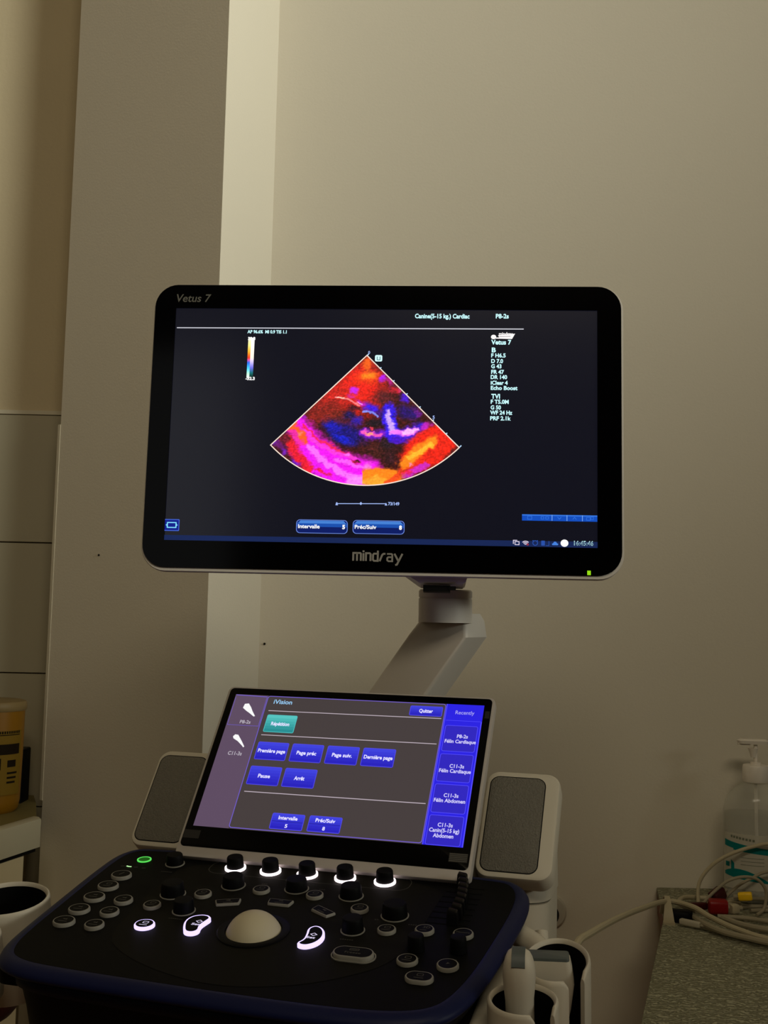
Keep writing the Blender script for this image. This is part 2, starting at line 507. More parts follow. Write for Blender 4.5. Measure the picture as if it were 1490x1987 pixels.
b.flat(ellipse(1.2, 1.6, 10, -20.4, -89.1), Z1 + .05, 1)
b.text('73/149', 9.8, -90.4, 12.4, 3.4, Z1, 1, bold=0.03)
b.text('0', -17.0, 81.6, 2.2, 3.2, Z1, 1, bold=0.02); b.text('5', 57.0, 7.6, 2.4, 3.6, Z1, 1, bold=0.02)
b.build('screen_lines', [emis((205, 205, 215)), emis((165, 190, 250))], mon, mm=True, smooth=0)
# maker badge on screen
b = MB()
b.prism(ellipse(3.0, 2.6, 14, 123.6, 102.2), Z1, Z1 + .05, 0)
b.flat([(128.5, 104.2), (147.6, 106.2), (144.2, 100.0), (125, 100.4), (124.5, 101.4), (130, 101.8)], Z1, 0)
b.text('mindray', 129.5, 104.2, 15.5, 3.6, Z1 + .03, 0, bold=0.03)
b.line2d([(130, 102.6), (142.5, 103.0)], 0.5, Z1 + .05, 1)
b.build('screen_badge', [emis((255, 250, 250)), emis((90, 80, 90))], mon, mm=True, smooth=0)
# orientation marker
b = MB(); b.flat(rrect(8.2, 7.4, 1.6, 4, -5.0, 76.5), Z1, 0)
b.line2d([(-6.6, 74.4), (-6.6, 78.4)], 0.8, Z1 + .1, 1); b.line2d([(-3.4, 74.4), (-3.4, 78.4)], 0.8, Z1 + .1, 1)
b.line2d([(-6.6, 74.6), (-3.4, 74.6)], 0.7, Z1 + .1, 1)
b.build('screen_marker', [emis((215, 255, 255)), emis((60, 110, 120))], mon, mm=True, smooth=0)
# buttons on the screen
for cx_, cy_, t1, t2 in ((-62.9, -115.6, 'Intervalle', '5'), (-0.1, -115.2, 'Préc/Suiv', '8')):
    b = MB(); w_, h_ = 57.2, 15.2
    b.flat(rrect(w_, h_, 4.2, 6, cx_, cy_), Z1, 0)
    b.flat([(x, y) for x, y in rrect(w_ - 1.4, h_ - 1.2, 3.8, 6, cx_, cy_)], Z1 + .05, 1)
    half = [(cx_ - w_ / 2 + .7, cy_ - 0.4), (cx_ + w_ / 2 - .7, cy_ - 0.4)] + [(cx_ + w_ / 2 - .7, cy_ + 3.4), (cx_ + w_ / 2 - 4.2, cy_ + h_ / 2 - 1.4), (cx_ - w_ / 2 + 4.2, cy_ + h_ / 2 - 1.4), (cx_ - w_ / 2 + .7, cy_ + 3.4)]
    b.flat(half, Z1 + .1, 2)
    b.flat([(cx_ - w_ / 2 + 2, cy_ + 3.4), (cx_ + w_ / 2 - 2, cy_ + 3.4), (cx_ + w_ / 2 - 4.6, cy_ + h_ / 2 - 1.0), (cx_ - w_ / 2 + 4.6, cy_ + h_ / 2 - 1.0)], Z1 + .14, 3)
    b.text(t1, cx_ - 26.4, cy_ - 2.0, 24, 4.2, Z1 + .2, 4, bold=0.028); b.text(t2, cx_ + 22.6, cy_ - 2.2, 3.2, 4.4, Z1 + .2, 4, bold=0.05)
    b.build('screen_button', [emis((110, 140, 225)), emis((10, 28, 100)), emis((26, 80, 175)), emis((70, 130, 215)), emis(WH)], mon, mm=True, smooth=0)
b = MB()
b.flat(rrect(17.2, 13.2, 1.0, 3, -231.1, -116.8), Z1, 0); b.flat(rrect(15.6, 11.6, .8, 3, -231.1, -116.8), Z1 + .05, 1)
b.ring(rrect(11, 6.6, .6, 3, -231.1, -116.8), rrect(8.6, 4.4, .4, 3, -231.1, -116.8), Z1 + .06, Z1 + .1, 2)
b.flat([(-238, -116.8), (-236.6, -115.8), (-236.6, -117.8)], Z1 + .1, 2); b.flat([(-224.2, -116.8), (-225.6, -117.8), (-225.6, -115.8)], Z1 + .1, 2)
b.build('screen_icon', [emis((70, 105, 215)), emis((14, 30, 140)), emis((130, 225, 255))], mon, mm=True, smooth=0)
b = MB()
b.flat([(157, -104.9), (238.6, -104.9), (238.6, -98.0), (157, -98.0)], Z1, 0)
b.flat([(157, -99.4), (238.6, -99.4), (238.6, -98.0), (157, -98.0)], Z1 + .04, 1)
for xx in (189.6, 205.8, 222.5): b.line2d([(xx, -104.6), (xx, -98.2)], 0.7, Z1 + .06, 2)
b.ring(rrect(5, 4, .3, 2, 165.3, -101.6), rrect(4, 3, .2, 2, 165.3, -101.6), Z1, Z1 + .06, 1)
for xx in (179.2, 184.2): b.ring(rrect(3.4, 3.2, .3, 2, xx, -101.6), rrect(2.4, 2.2, .2, 2, xx, -101.6), Z1, Z1 + .06, 1)
b.line2d([(195.6, -100.4), (197.6, -102.8), (199.6, -100.4)], .6, Z1 + .06, 1)
b.line2d([(212, -102.8), (214, -100.4), (216, -102.8)], .6, Z1 + .06, 1)
b.ring(rrect(4.6, 3.6, .3, 2, 229, -101.9), rrect(3.6, 2.6, .2, 2, 229, -101.9), Z1, Z1 + .06, 1)
b.ring(rrect(3.2, 3.4, .3, 2, 233, -101.2), rrect(2.3, 2.5, .2, 2, 233, -101.2), Z1, Z1 + .06, 1)
b.build('screen_toolbar', [emis((16, 78, 190)), emis((52, 118, 225)), emis((120, 170, 245))], mon, mm=True, smooth=0)
b = MB()
b.flat([(-239, -134), (239, -134), (239, -127.0), (-239, -128.0)], Z1, 0)
for pts in ([(147.8, -130.8), (147.8, -126.8), (152, -126.8)], [(149.6, -131.6), (149.6, -128.2), (154, -128.2), (154, -131.6), (149.6, -131.6)]): b.line2d(pts, 0.8, Z1 + .06, 1)
for rr in (4.6, 3.0, 1.4): b.line2d([(161 + rr * math.cos(a), -132.2 + rr * math.sin(a)) for a in [R(45 + 15 * k) for k in range(7)]], 0.9, Z1 + .06, 1)
b.flat(ellipse(1.3, 1.3, 10, 163.4, -131.2), Z1 + .08, 2)
b.line2d(ellipse(2.6, 2.6, 14, 171.5, -129.4), .8, Z1 + .06, 3, closed=True); b.line2d([(168.6, -126.6), (170, -127.4)], .9, Z1 + .06, 3); b.line2d([(174.4, -126.6), (173, -127.4)], .9, Z1 + .06, 3)
b.flat(rrect(4, 5.4, .4, 2, 180.0, -129.4), Z1 + .06, 3); b.line2d([(183, -132), (186.4, -132), (186.4, -127)], .6, Z1 + .06, 3)
b.flat([(190, -131.4), (196, -131.4), (196.6, -130.0), (195, -129.2), (194, -127.6), (192, -127.6), (191, -129.2), (189.6, -130)], Z1 + .06, 4)
b.flat(ellipse(4.2, 4.0, 22, 203.2, -129.0), Z1 + .06, 5)
b.build('screen_taskbar', [emis((22, 38, 84)), emis((225, 215, 235)), emis((150, 50, 70)), emis((40, 80, 170)), emis((70, 130, 225)), emis(WH)], mon, mm=True, smooth=0)

# colour scale bar
def colour_mesh(name, verts, faces, cols, parent, mat):
    me = bpy.data.meshes.new(name); me.from_pydata(verts, [], faces)
    at = me.color_attributes.new('picture', 'FLOAT_COLOR', 'POINT')
    c = np.asarray(cols, dtype=np.float64) / 255.0
    l = np.where(c <= 0.04045, c / 12.92, ((c + 0.055) / 1.055) ** 2.4)
    rgba = np.concatenate([l, np.ones((len(l), 1))], 1).astype(np.float32)
    at.data.foreach_set('color', rgba.ravel())
    me.materials.append(mat); me.update()
    o = bpy.data.objects.new(name, me); COL.objects.link(o); o.parent = parent
    return o
GLOWPIC = attr_glow('ultrasound_picture_glow', 1.1)
stops = [(0.0, (255, 250, 225)), (0.2, (255, 240, 140)), (0.36, (255, 180, 40)), (0.5, (240, 60, 30)), (0.56, (230, 90, 180)), (0.62, (40, 110, 250)), (0.76, (70, 210, 250)), (0.9, (200, 255, 220)), (1.0, (250, 255, 250))]
stops2 = [(0.0, (255, 255, 255)), (0.5, (255, 240, 225)), (0.6, (215, 200, 255)), (0.75, (110, 110, 230)), (0.88, (10, 110, 110)), (1.0, (8, 30, 20))]
def ramp(st_, t):
    for (a, ca), (c, cc) in zip(st_, st_[1:]):
        if t <= c:
            k = (t - a) / (c - a); return [ca[i] * (1 - k) + cc[i] * k for i in range(3)]
    return st_[-1][1]
vs, fs, cs = [], [], []
for i in range(41):
    t = i / 40; y = 99.3 - 47 * t; xo = -153.9 - 0.3 * t
    for j, (dx, s_) in enumerate(((0, stops), (3.0, stops), (3.2, stops2), (7.2, stops2))):
        vs.append((xo * .001 + dx * .001, y * .001, -.0004)); cs.append(ramp(s_, t))
    if i:
        for j in range(3): a = (i - 1) * 4 + j; fs.append((a + 4, a + 5, a + 1, a))
colour_mesh('screen_colour_scale', vs, fs, cs, mon, GLOWPIC)
b = MB(); b.text('32.3', -154.3, 96.6, 8.4, 3.4, Z1 + .1, 0, bold=0.05); b.text('-32.3', -155.2, 50.0, 10.6, 3.4, Z1 + .1, 0, bold=0.05)
b.build('screen_scale_text', emis(WH), mon, mm=True, smooth=0)['kind'] = 'stuff'

# --- ultrasound fan: painted in the fan's own coordinates (889 units = radius)
NR, NA = 240, 320
rr_ = np.linspace(0.004, 1.0, NR)[:, None]; aa_ = np.radians(np.linspace(-45.3, 45.3, NA))[None, :]
U = rr_ * np.sin(aa_) * 889 + 748; V = rr_ * np.cos(aa_) * 889 + 108
rng = np.random.RandomState(3)
def vnoise(x, y, s, seed):
    g = np.random.RandomState(seed).rand(64, 64)
    xi = x / s; yi = y / s; x0i = np.floor(xi).astype(int); y0i = np.floor(yi).astype(int)
    fx = xi - x0i; fy = yi - y0i; fx = fx * fx * (3 - 2 * fx); fy = fy * fy * (3 - 2 * fy)
    g_ = lambda a, c: g[a % 64, c % 64]
    return (g_(x0i, y0i) * (1 - fx) + g_(x0i + 1, y0i) * fx) * (1 - fy) + (g_(x0i, y0i + 1) * (1 - fx) + g_(x0i + 1, y0i + 1) * fx) * fy
n1 = vnoise(U, V, 38, 1) - .5; n2 = vnoise(U, V, 38, 2) - .5; n3 = vnoise(U, V, 15, 3) - .5; n4 = vnoise(U, V, 15, 4) - .5
Uw = U + 26 * n1 + 9 * n3 + 14 * (vnoise(.8 * U + .6 * V, -.6 * U + .8 * V + 900, 24, 5) - .5); Vw = V + 20 * n2 + 8 * n4 + 12 * (vnoise(.8 * U + .6 * V, -.6 * U + .8 * V + 900, 24, 6) - .5)
sk = vnoise(U * .45, V * 1.3, 9, 11) - .5; sk2 = vnoise(U * .4 + 300, V * 1.2, 6, 12) - .5
Uw = Uw + 15 * sk; Vw = Vw + 10 * sk2
IMG = np.zeros((NR, NA, 3)); IMG[:] = (58, 16, 16)
def mixin(a, col):
    IMG[:] = IMG * (1 - a[..., None]) + np.array(col, float) * a[..., None]
def blob(x, y, sx, sy, col, al=1.0, rot=0, hard=0.25):
    c, s = math.cos(R(rot)), math.sin(R(rot)); dx = Uw - x; dy = Vw - y
    d = np.sqrt(((dx * c + dy * s) / sx) ** 2 + ((-dx * s + dy * c) / sy) ** 2)
    k = np.clip((1.15 - d) / (1.15 - hard), 0, 1); mixin(al * k * k * (3 - 2 * k), col)
def stroke(pts, w, col, al=1.0, warp=1.0):
    X = U + (Uw - U) * warp; Y = V + (Vw - V) * warp; D = np.full(U.shape, 1e9)
    for (ax, ay), (bx, by) in zip(pts, pts[1:]):
        vx, vy = bx - ax, by - ay
        t = np.clip(((X - ax) * vx + (Y - ay) * vy) / (vx * vx + vy * vy), 0, 1)
        D = np.minimum(D, np.hypot(X - ax - t * vx, Y - ay - t * vy))
    k = np.clip(1.25 - D / w, 0, 1); mixin(al * np.minimum(1, k * 1.6), col)
blob(690, 330, 260, 270, (228, 32, 20)); blob(520, 430, 210, 120, (196, 34, 26), 1, -44)
blob(760, 260, 120, 60, (245, 60, 18), .9); blob(750, 170, 40, 70, (246, 96, 22)); blob(765, 245, 70, 36, (250, 132, 26))
blob(470, 500, 170, 95, (128, 32, 24), .95, -25); blob(560, 540, 90, 70, (112, 34, 22), .9)
blob(880, 400, 105, 72, (84, 28, 32), .95, 15); blob(940, 345, 60, 22, (205, 30, 50), .8, 30)
blob(862, 262, 30, 34, (178, 20, 236)); blob(905, 290, 45, 22, (190, 24, 150), .8, 40); blob(980, 350, 30, 14, (235, 50, 120), .8, 35)
blob(1015, 400, 38, 40, (70, 18, 205), .95, 40); blob(1040, 500, 110, 62, (36, 14, 104), .95, 20); blob(1110, 500, 40, 30, (110, 20, 150), .8, 40)
blob(610, 640, 190, 95, (22, 18, 120), .95, 22); blob(520, 600, 70, 46, (22, 26, 190), .9, 25); blob(600, 690, 110, 40, (16, 28, 190), .85, 22)
blob(640, 520, 60, 40, (20, 18, 80), .9); blob(690, 560, 60, 40, (34, 24, 190), .8); blob(670, 470, 60, 26, (40, 14, 30), .8)
blob(780, 470, 85, 40, (56, 22, 236), .95, 25); blob(860, 510, 60, 40, (52, 16, 120), .8)
blob(665, 345, 34, 30, (196, 34, 232)); blob(650, 395, 36, 26, (206, 36, 150), .9); blob(715, 430, 50, 22, (186, 26, 200), .9, 25)
blob(700, 385, 60, 18, (230, 40, 30), .8)
blob(810, 575, 78, 42, (28, 18, 26), 1, 5); blob(870, 560, 40, 50, (40, 20, 60), .7)
blob(840, 770, 165, 100, (64, 26, 22), 1); blob(900, 720, 80, 60, (34, 22, 30), .9); blob(930, 810, 70, 60, (44, 20, 24), .9)
blob(1000, 650, 110, 40, (120, 20, 180), .9, -5)
stroke([(740, 645), (800, 662), (870, 650), (935, 640)], 34, (110, 20, 210), .9)
stroke([(905, 480), (915, 560), (935, 650)], 46, (46, 20, 236), .95); stroke([(935, 660), (1030, 650), (1130, 610)], 46, (60, 20, 225), .9)
stroke([(960, 690), (1060, 690), (1130, 650)], 26, (70, 16, 190), .8)
stroke([(902, 495), (915, 560), (938, 640)], 20, (205, 165, 255)); stroke([(940, 640), (1020, 640), (1090, 615)], 20, (246, 120, 244), .95); stroke([(1000, 640), (1095, 612)], 9, (255, 190, 255), .9)
stroke([(745, 640), (790, 648), (845, 655)], 17, (255, 90, 190), .95); stroke([(770, 640), (810, 650)], 9, (255, 170, 120), .9)
blob(795, 615, 12, 10, (240, 60, 90))
blob(1180, 740, 230, 130, (232, 34, 18), 1, -38, .75); blob(1280, 720, 110, 80, (238, 36, 18), 1, -40)
blob(1160, 590, 60, 26, (200, 30, 190), .9, -30); blob(1060, 840, 110, 40, (240, 70, 20), .9, -35)
stroke([(1010, 850), (1100, 770), (1210, 690)], 38, (255, 136, 24), .95); stroke([(1060, 800), (1190, 720)], 17, (255, 190, 50), .85)
stroke([(1030, 930), (1120, 880), (1170, 850)], 24, (205, 40, 205), .9); blob(1065, 848, 18, 18, (255, 140, 170)); blob(1040, 905, 50, 22, (235, 30, 60), .8)
m_ = (U > 738)
stroke([(250, 560), (330, 640), (420, 730), (560, 830), (700, 880), (800, 900)], 78, (238, 22, 236))
stroke([(300, 760), (420, 880), (560, 940), (735, 970)], 60, (236, 24, 240))
stroke([(330, 600), (440, 690), (560, 755), (680, 812)], 11, (240, 36, 80), .9)
stroke([(340, 640), (460, 735), (590, 790), (690, 815)], 16, (250, 60, 215), .9)
stroke([(370, 740), (480, 840), (610, 920), (736, 960)], 22, (255, 120, 255), .9); stroke([(560, 820), (700, 870), (800, 890)], 14, (255, 110, 245), .8)
blob(780, 870, 42, 34, (255, 120, 225), .95); blob(640, 800, 30, 14, (255, 120, 250), .9); blob(685, 842, 42, 17, (180, 20, 50), .95, 5); blob(700, 838, 22, 9, (60, 12, 26), .9)
stroke([(650, 975), (740, 965)], 30, (255, 140, 250), .9)
a_ = np.clip(1.2 - np.hypot((Uw - 860) / 150, (Vw - 940) / 60), 0, 1) * 3; mixin(np.clip(a_, 0, 1) * (U > 738), (255, 132, 24))
a_ = np.clip(1.1 - np.hypot((Uw - 830) / 110, (Vw - 975) / 40), 0, 1) * 3; mixin(np.clip(a_, 0, 1) * (U > 738) * .8, (255, 175, 50))
stroke([(1000, 900), (960, 960), (900, 985)], 20, (240, 60, 24), .8)
stroke([(240, 585), (290, 640), (330, 700)], 34, (255, 96, 22), .95); blob(300, 655, 22, 26, (255, 130, 120), .9)
stroke([(230, 690), (290, 790), (370, 890)], 34, (228, 28, 40), .95); stroke([(265, 640), (310, 720)], 22, (240, 40, 170), .9)
blob(170, 720, 75, 40, (104, 22, 110), .95, 40); blob(215, 690, 40, 50, (96, 24, 40), .9); blob(215, 775, 36, 24, (120, 30, 190), .9, 45); blob(290, 850, 40, 22, (110, 24, 190), .95, 40); blob(330, 540, 22, 20, (150, 20, 180), .8); blob(130, 720, 30, 22, (120, 30, 200), .8)
blob(450, 905, 50, 14, (232, 26, 30), .9, 22); blob(500, 930, 40, 10, (220, 30, 60), .8, 22)
stroke([(545, 398), (620, 412), (700, 450)], 7, (255, 130, 130), .95, .4); stroke([(555, 400), (600, 406)], 4, (255, 220, 190), .9, .4)
stroke([(735, 495), (790, 500), (830, 525)], 7, (130, 150, 255), .9, .5); stroke([(690, 430), (720, 440)], 5, (255, 170, 240), .8, .4)
Ut = U + 0.25 * (V - 600)
sp = (vnoise(Ut, V, 9, 7) * .6 + vnoise(U, V * 2.2, 13, 8) * .4 - .5)
lum = IMG.mean(2, keepdims=True) / 255
IMG *= (1 + sp[..., None] * np.clip(1.4 - 2.4 * lum, .25, 1.3))
IMG += (vnoise(U, V * 2, 11, 9)[..., None] > .74) * np.array((26, 10, 16)) * (1 - lum)
IMG = np.clip(IMG, 4, 255)
AX, AY, RF = -18.2, 79.3, 147.6
xs_ = AX + rr_ * np.sin(aa_) * RF; ys_ = AY - rr_ * np.cos(aa_) * RF
vs = [(x * .001, y * .001, -.0004) for x, y in zip(xs_.ravel(), ys_.ravel())]
fs = [((i + 1) * NA + j, (i + 1) * NA + j + 1, i * NA + j + 1, i * NA + j) for i in range(NR - 1) for j in range(NA - 1)]
colour_mesh('ultrasound_image', vs, fs, IMG.reshape(-1, 3), mon, GLOWPIC)
b = MB(); A45 = R(45.4)
arc = [(AX + 148 * math.sin(a), AY - 148 * math.cos(a)) for a in np.linspace(-A45, A45, 41)]
b.line2d([(AX, AY + .4)] + arc, 1.15, Z1 + .15, 0, closed=True)
for k in range(1, 8):
    d = 18.7 * k * 1.13; px_, py_ = AX + d * math.sin(A45), AY - d * math.cos(A45)
    if d < 149:
        L_ = 3.2 if k in (7,) else 2.0
        b.line2d([(px_, py_), (px_ + L_ * .72, py_ + L_ * .72)], 1.2, Z1 + .15, 1)
b.line2d([(AX, AY), (AX + 2.0, AY + 2.2)], 1.2, Z1 + .15, 1)
b.build('ultrasound_outline', [emis((255, 232, 215)), emis((190, 225, 255))], mon, mm=True, smooth=0)
# tilt bracket under the monitor
b = MB()
b.loft([[(46, -174.5, -18), (94, -174.5, -18), (94, -174.5, -100), (46, -174.5, -100)], [(42, -172, -15), (97, -172, -15), (97, -172, -104), (42, -172, -104)],
        [(28, -164, -11), (99, -164, -11), (99, -164, -70), (28, -164, -70)], [(28, -120, -14), (99, -120, -14), (99, -120, -40), (28, -120, -40)]])
b.build('tilt_bracket', WHITE, mon, mm=True)
b = MB(); b.box(50, 80, -183.5, -176.5, -40, -16); b.box(78, 86, -181.5, -177.5, -22, -15)
b.build('hinge_pin', BLACK, mon, mm=True)

# ------------------------------------------------------------------ ultrasound cart
CX, CYW = -0.0407, 1.2134
cart = thing('ultrasound_cart', (CX, CYW, 0), (0, 0, R(-16.23)),
             'black and white ultrasound cart with tilted touch panel and lit control console', 'ultrasound cart')
PT = (0, -0.0764, 0.9845); PR = (R(10.5), 0, 0)          # console top
TT = (0, 0, 1.0834); TR = (R(52.3), 0, 0)                # touch panel
MC = Matrix.Translation((CX, CYW, 0)) @ Matrix.Rotation(R(-16.23), 4, 'Z')
MP = MC @ Matrix.Translation(PT) @ Matrix.Rotation(R(10.5), 4, 'X')

# console top, in millimetres
outline = chaikin([(-200, 36), (-218, 28), (-229, 8), (-231, -30), (-228.5, -115), (-227, -165), (-224, -197), (-214, -220), (-195, -232), (-165, -238), (-50, -243), (50, -246), (120, -245),
                   (162, -238), (186, -223), (198, -199), (207, -160), (215, -90), (219.5, -35), (218, 2), (207, 26), (188, 38), (100, 38), (-100, 38)], 2)
if sum((outline[i - 1][0] * outline[i][1] - outline[i][0] * outline[i - 1][1]) for i in range(len(outline))) < 0: outline.reverse()
b = MB(); b.loft([[(x, y, -6) for x, y in offset_poly(outline, 13)], [(x, y, 0) for x, y in offset_poly(outline, 13.5)]], 0, True, True)
ctl = b.build('control_panel', PANELK, cart, PT, PR, mm=True)
def ctl_part(bb, name, mats, smooth=35, loc=(0, 0, 0), rot=(0, 0, 0)):
    return bb.build(name, mats, ctl, tuple(v * .001 for v in loc), rot, smooth, True)
b = MB()
prof = [(13.6, -0.3), (12.6, 0.3), (9, 0.0), (5, -1.4), (1.8, -3.8), (0.2, -6.5), (0.4, -9), (2, -10.6), (8, -11.2)]
b.loft([[(x, y, z) for x, y in offset_poly(outline, d)] for d, z in reversed(prof)], 0, False, False)
ctl_part(b, 'blue_rim', BLUE, 60)
b = MB()
prof2 = [(8, -11.2), (19, -12), (19, -17), (15, -18), (13, -21), (13.5, -28), (18, -31)]
b.loft([[(x, y, z) for x, y in offset_poly(outline, d)] for d, z in reversed(prof2)], 0, False, False)
ctl_part(b, 'lower_rim', pbr('dark_navy_edge', (13, 16, 40), 0.5, 0.2), 60)
b = MB()
prof3 = [(18, -31), (21, -50), (26, -110), (40, -122)]
b.loft([[(x, y, z) for x, y in offset_poly(outline, d)] for d, z in reversed(prof3)], 0, True, False)
ctl_part(b, 'underside', BLACK, 60)
b = MB(); b.flat(chaikin([(-140, 12), (-143, -60), (-141, -130), (-133, -170), (-106, -193), (-60, -214), (-3, -225), (53, -212), (95, -187), (125, -156), (133, -110), (135, -60), (138, 12)], 2), 0.25, 0)
b.v = [(x, y, z) for x, y, z in b.v]
ctl_part(b, 'panel_inlay', INLAY, 0)
b = MB(); b.line2d(rrect(212, 30, 12, 6, -5, -3), 0.5, 0.45, 0, closed=True)
ctl_part(b, 'panel_outline', MARK, 0)

# push buttons: grey ring with a black cap and a small printed mark
def marks(bb, kind, z, mi, sc=1.0):
    if kind == 'bar2':
        bb.line2d([(-4.5 * sc, -2.6), (4.5 * sc, -2.6)], 0.7, z, mi); bb.line2d([(-1.5, 1.6), (2.0, 1.6)], 1.1, z, mi); bb.line2d([(2.0, 0.4), (2.0, 3)], .7, z, mi)
    elif kind == 'dot':
        bb.flat([(-1.4, -1.2), (1.8, 0.2), (-0.4, 1.8)], z, mi)
    elif kind == 'slash':
        bb.line2d([(-1.2, -2.4), (0.2, 0.5), (1.6, 3.4)], 1.0, z, mi)
    elif kind == 'box':
        bb.line2d(rrect(5, 3.6, .8, 2, 0.5, 1.8), .6, z, mi, closed=True); bb.line2d([(-4 * sc, -3), (4 * sc, -3)], .7, z, mi)
    elif kind == '3D':
        bb.text('3D', -1.8, 0.4, 6.5, 4.0, z, mi); bb.line2d([(-3.5, -3.2), (2.5, -3.2)], .7, z, mi)
    elif kind == 'measure':
        bb.text('Measure', -6, -1.4, 12, 2.6, z, mi)

def button(x, y, rx, ry, kind='bar2', glow=None, rot=0, poly=None, h=3.4, ringw=1.5, label=None):
    bb = MB(); po = poly or ellipse(rx, ry, 26)
    pi_ = offset_poly(po, ringw)
    bb.loft([[(a, c, -0.5) for a, c in po], [(a, c, h - .9) for a, c in po], [(a, c, h - .1) for a, c in offset_poly(po, .6)], [(a, c, h) for a, c in pi_]], 0, False, False)
    bb.flat([(a, c) for a, c in pi_], h, 1)
    if kind == 'set':
        bb.line2d([(-1.5, 3.0), (1.4, 5.4), (4.3, 3.0), (1.4, 0.6)], .8, h + .15, 2, closed=True)
        bb.text('Set', -3.6, -4.6, 8.4, 3.6, h + .15, 2, bold=.03)
    elif kind == 'freeze':
        bb.line2d(rrect(8, 3.2, .8, 2, 0, 3.4), .6, h + .15, 2, closed=True); bb.line2d([(-3, 3.4), (3, 3.4)], .6, h + .15, 2)
        bb.text('Freeze', -7, -3.2, 14, 3.0, h + .15, 2)
    else:
        marks(bb, kind, h + .15, 2)
    o = ctl_part(bb, 'button', [glow or RINGM, CAPM, emis((215, 205, 235)) if glow else MARK], 40, (x, y, 0), (0, 0, R(rot)))
    if label: o['label'] = label
    return o
LIT = emis((206, 190, 255), 1.6)
for yy, kd in ((-46, 'slash'), (-72, 'box'), (-98, 'bar2'), (-125, 'bar2'), (-151, 'bar2')): button(-190, yy, 10.6, 9.4, kd)
for yy in (-98, -124, -151): button(-158.6, yy, 9.2, 9.0, 'bar2')
for xx, yy in ((-89, -69), (-126, -102), (-37, -48), (18, -48), (69, -67), (105, -102)): button(xx, yy, 8.5, 8.5, 'box')
button(138, -95, 8.8, 8.8, '3D'); button(173, -95, 9.2, 9.0, 'measure'); button(137, -151, 9.2, 9.2, 'box'); button(172, -152, 9.4, 9.4, 'dot')
button(154, -177, 12, 8.6, 'box', poly=rrect(24, 16.5, 8.2, 6))
button(-113, -141, 9.6, 9.0, 'box', LIT, label='round button with a glowing lilac ring')
bb_ = button(90, -152, 18, 9.5, 'freeze', poly=rrect(36, 19, 9.4, 7), h=4.5, label='wide oval button with a double ring')
b = MB(); po = rrect(39.5, 22, 10.8, 7); b.ring(po, offset_poly(po, 1.0), -0.2, 1.2)
ctl_part(b, 'button_surround', RINGM, 40, (90, -152, 0))
for xx, yy, rt in ((-58, -80, 20), (-9, -70, 0), (37, -79, -30)):
    w1_, w2_ = (25, 19)
    pl = chaikin([(-w2_ / 2, -5.5), (w2_ / 2, -5.5), (w2_ / 2 + 1.5, -5.0), (w1_ / 2, 4.6), (w1_ / 2 - 1, 5.5), (-w1_ / 2 + 1, 5.5), (-w1_ / 2, 4.6), (-w2_ / 2 - 1.5, -5.0)], 1)
    button(xx, yy, 0, 0, 'bar2', poly=pl, rot=rt, h=2.6, ringw=1.2)
# the two kidney-shaped keys beside the ball
kl = [(-75, -140), (-79, -129), (-77, -119), (-69, -113.5), (-61, -114), (-56.5, -119), (-58.5, -127), (-60, -135), (-57, -144), (-62, -150), (-70, -149)]
kr = [(36, -146), (40, -139), (39, -128), (36.5, -118), (41, -111.5), (48, -113), (54, -121), (56.5, -132), (54, -143), (47, -150), (40, -150)]
for kk in (kl, kr):
    c_ = Vector((sum(p[0] for p in kk) / len(kk), sum(p[1] for p in kk) / len(kk)))
    pl = chaikin([(p[0] - c_.x, p[1] - c_.y) for p in kk], 2)
    if sum((pl[i - 1][0] * pl[i][1] - pl[i][0] * pl[i - 1][1]) for i in range(len(pl))) < 0: pl.reverse()
    button(c_.x, c_.y, 0, 0, 'set', LIT, poly=pl, h=4.0, ringw=2.0, label='kidney-shaped key with a glowing lilac rim')
# rotary knobs
def knob(x, y, r, h, ring=RINGM, rr=None, lit=False):
    bb = MB()
    bb.lathe([(r, 0.6), (r, 2.5), (r * .94, h * .55), (r * .92, h - 1.6), (r * .84, h - .3), (r * .6, h), (0, h)], 28, 0)
    rr = rr or r + 1.1
    if ring:
        z = 2.4 if lit else 0.9
        po = ellipse(rr, rr, 28); bb.ring(po, ellipse(r - .4, r - .4, 28), -0.3, z, 1)
    o = ctl_part(bb, 'knob', [KNOBM, ring or KNOBM], 40, (x, y, 0))
    if lit: o['label'] = 'small black knob standing in a bright white light ring'
    return o
RL = emis((255, 236, 240), 3.0)
for xx in (-84, -45.5, -6, 34, 75): knob(xx, -3, 9.0, 13.5, RL, 10.8, True)
for xx, yy, r_, h_ in ((-151, -5, 9, 11), (-119, -73, 11.6, 13), (-92, -104, 10.0, 12), (-69, -42, 11.0, 11.5), (-5, -36, 11.0, 11.5), (52, -40, 11.0, 12), (75, -107, 10.0, 13), (104, -71, 12.0, 13)): knob(xx, yy, r_, h_)
for xx, yy in ((139, -129), (175, -124)): knob(xx, yy, 7.6, 14, None)
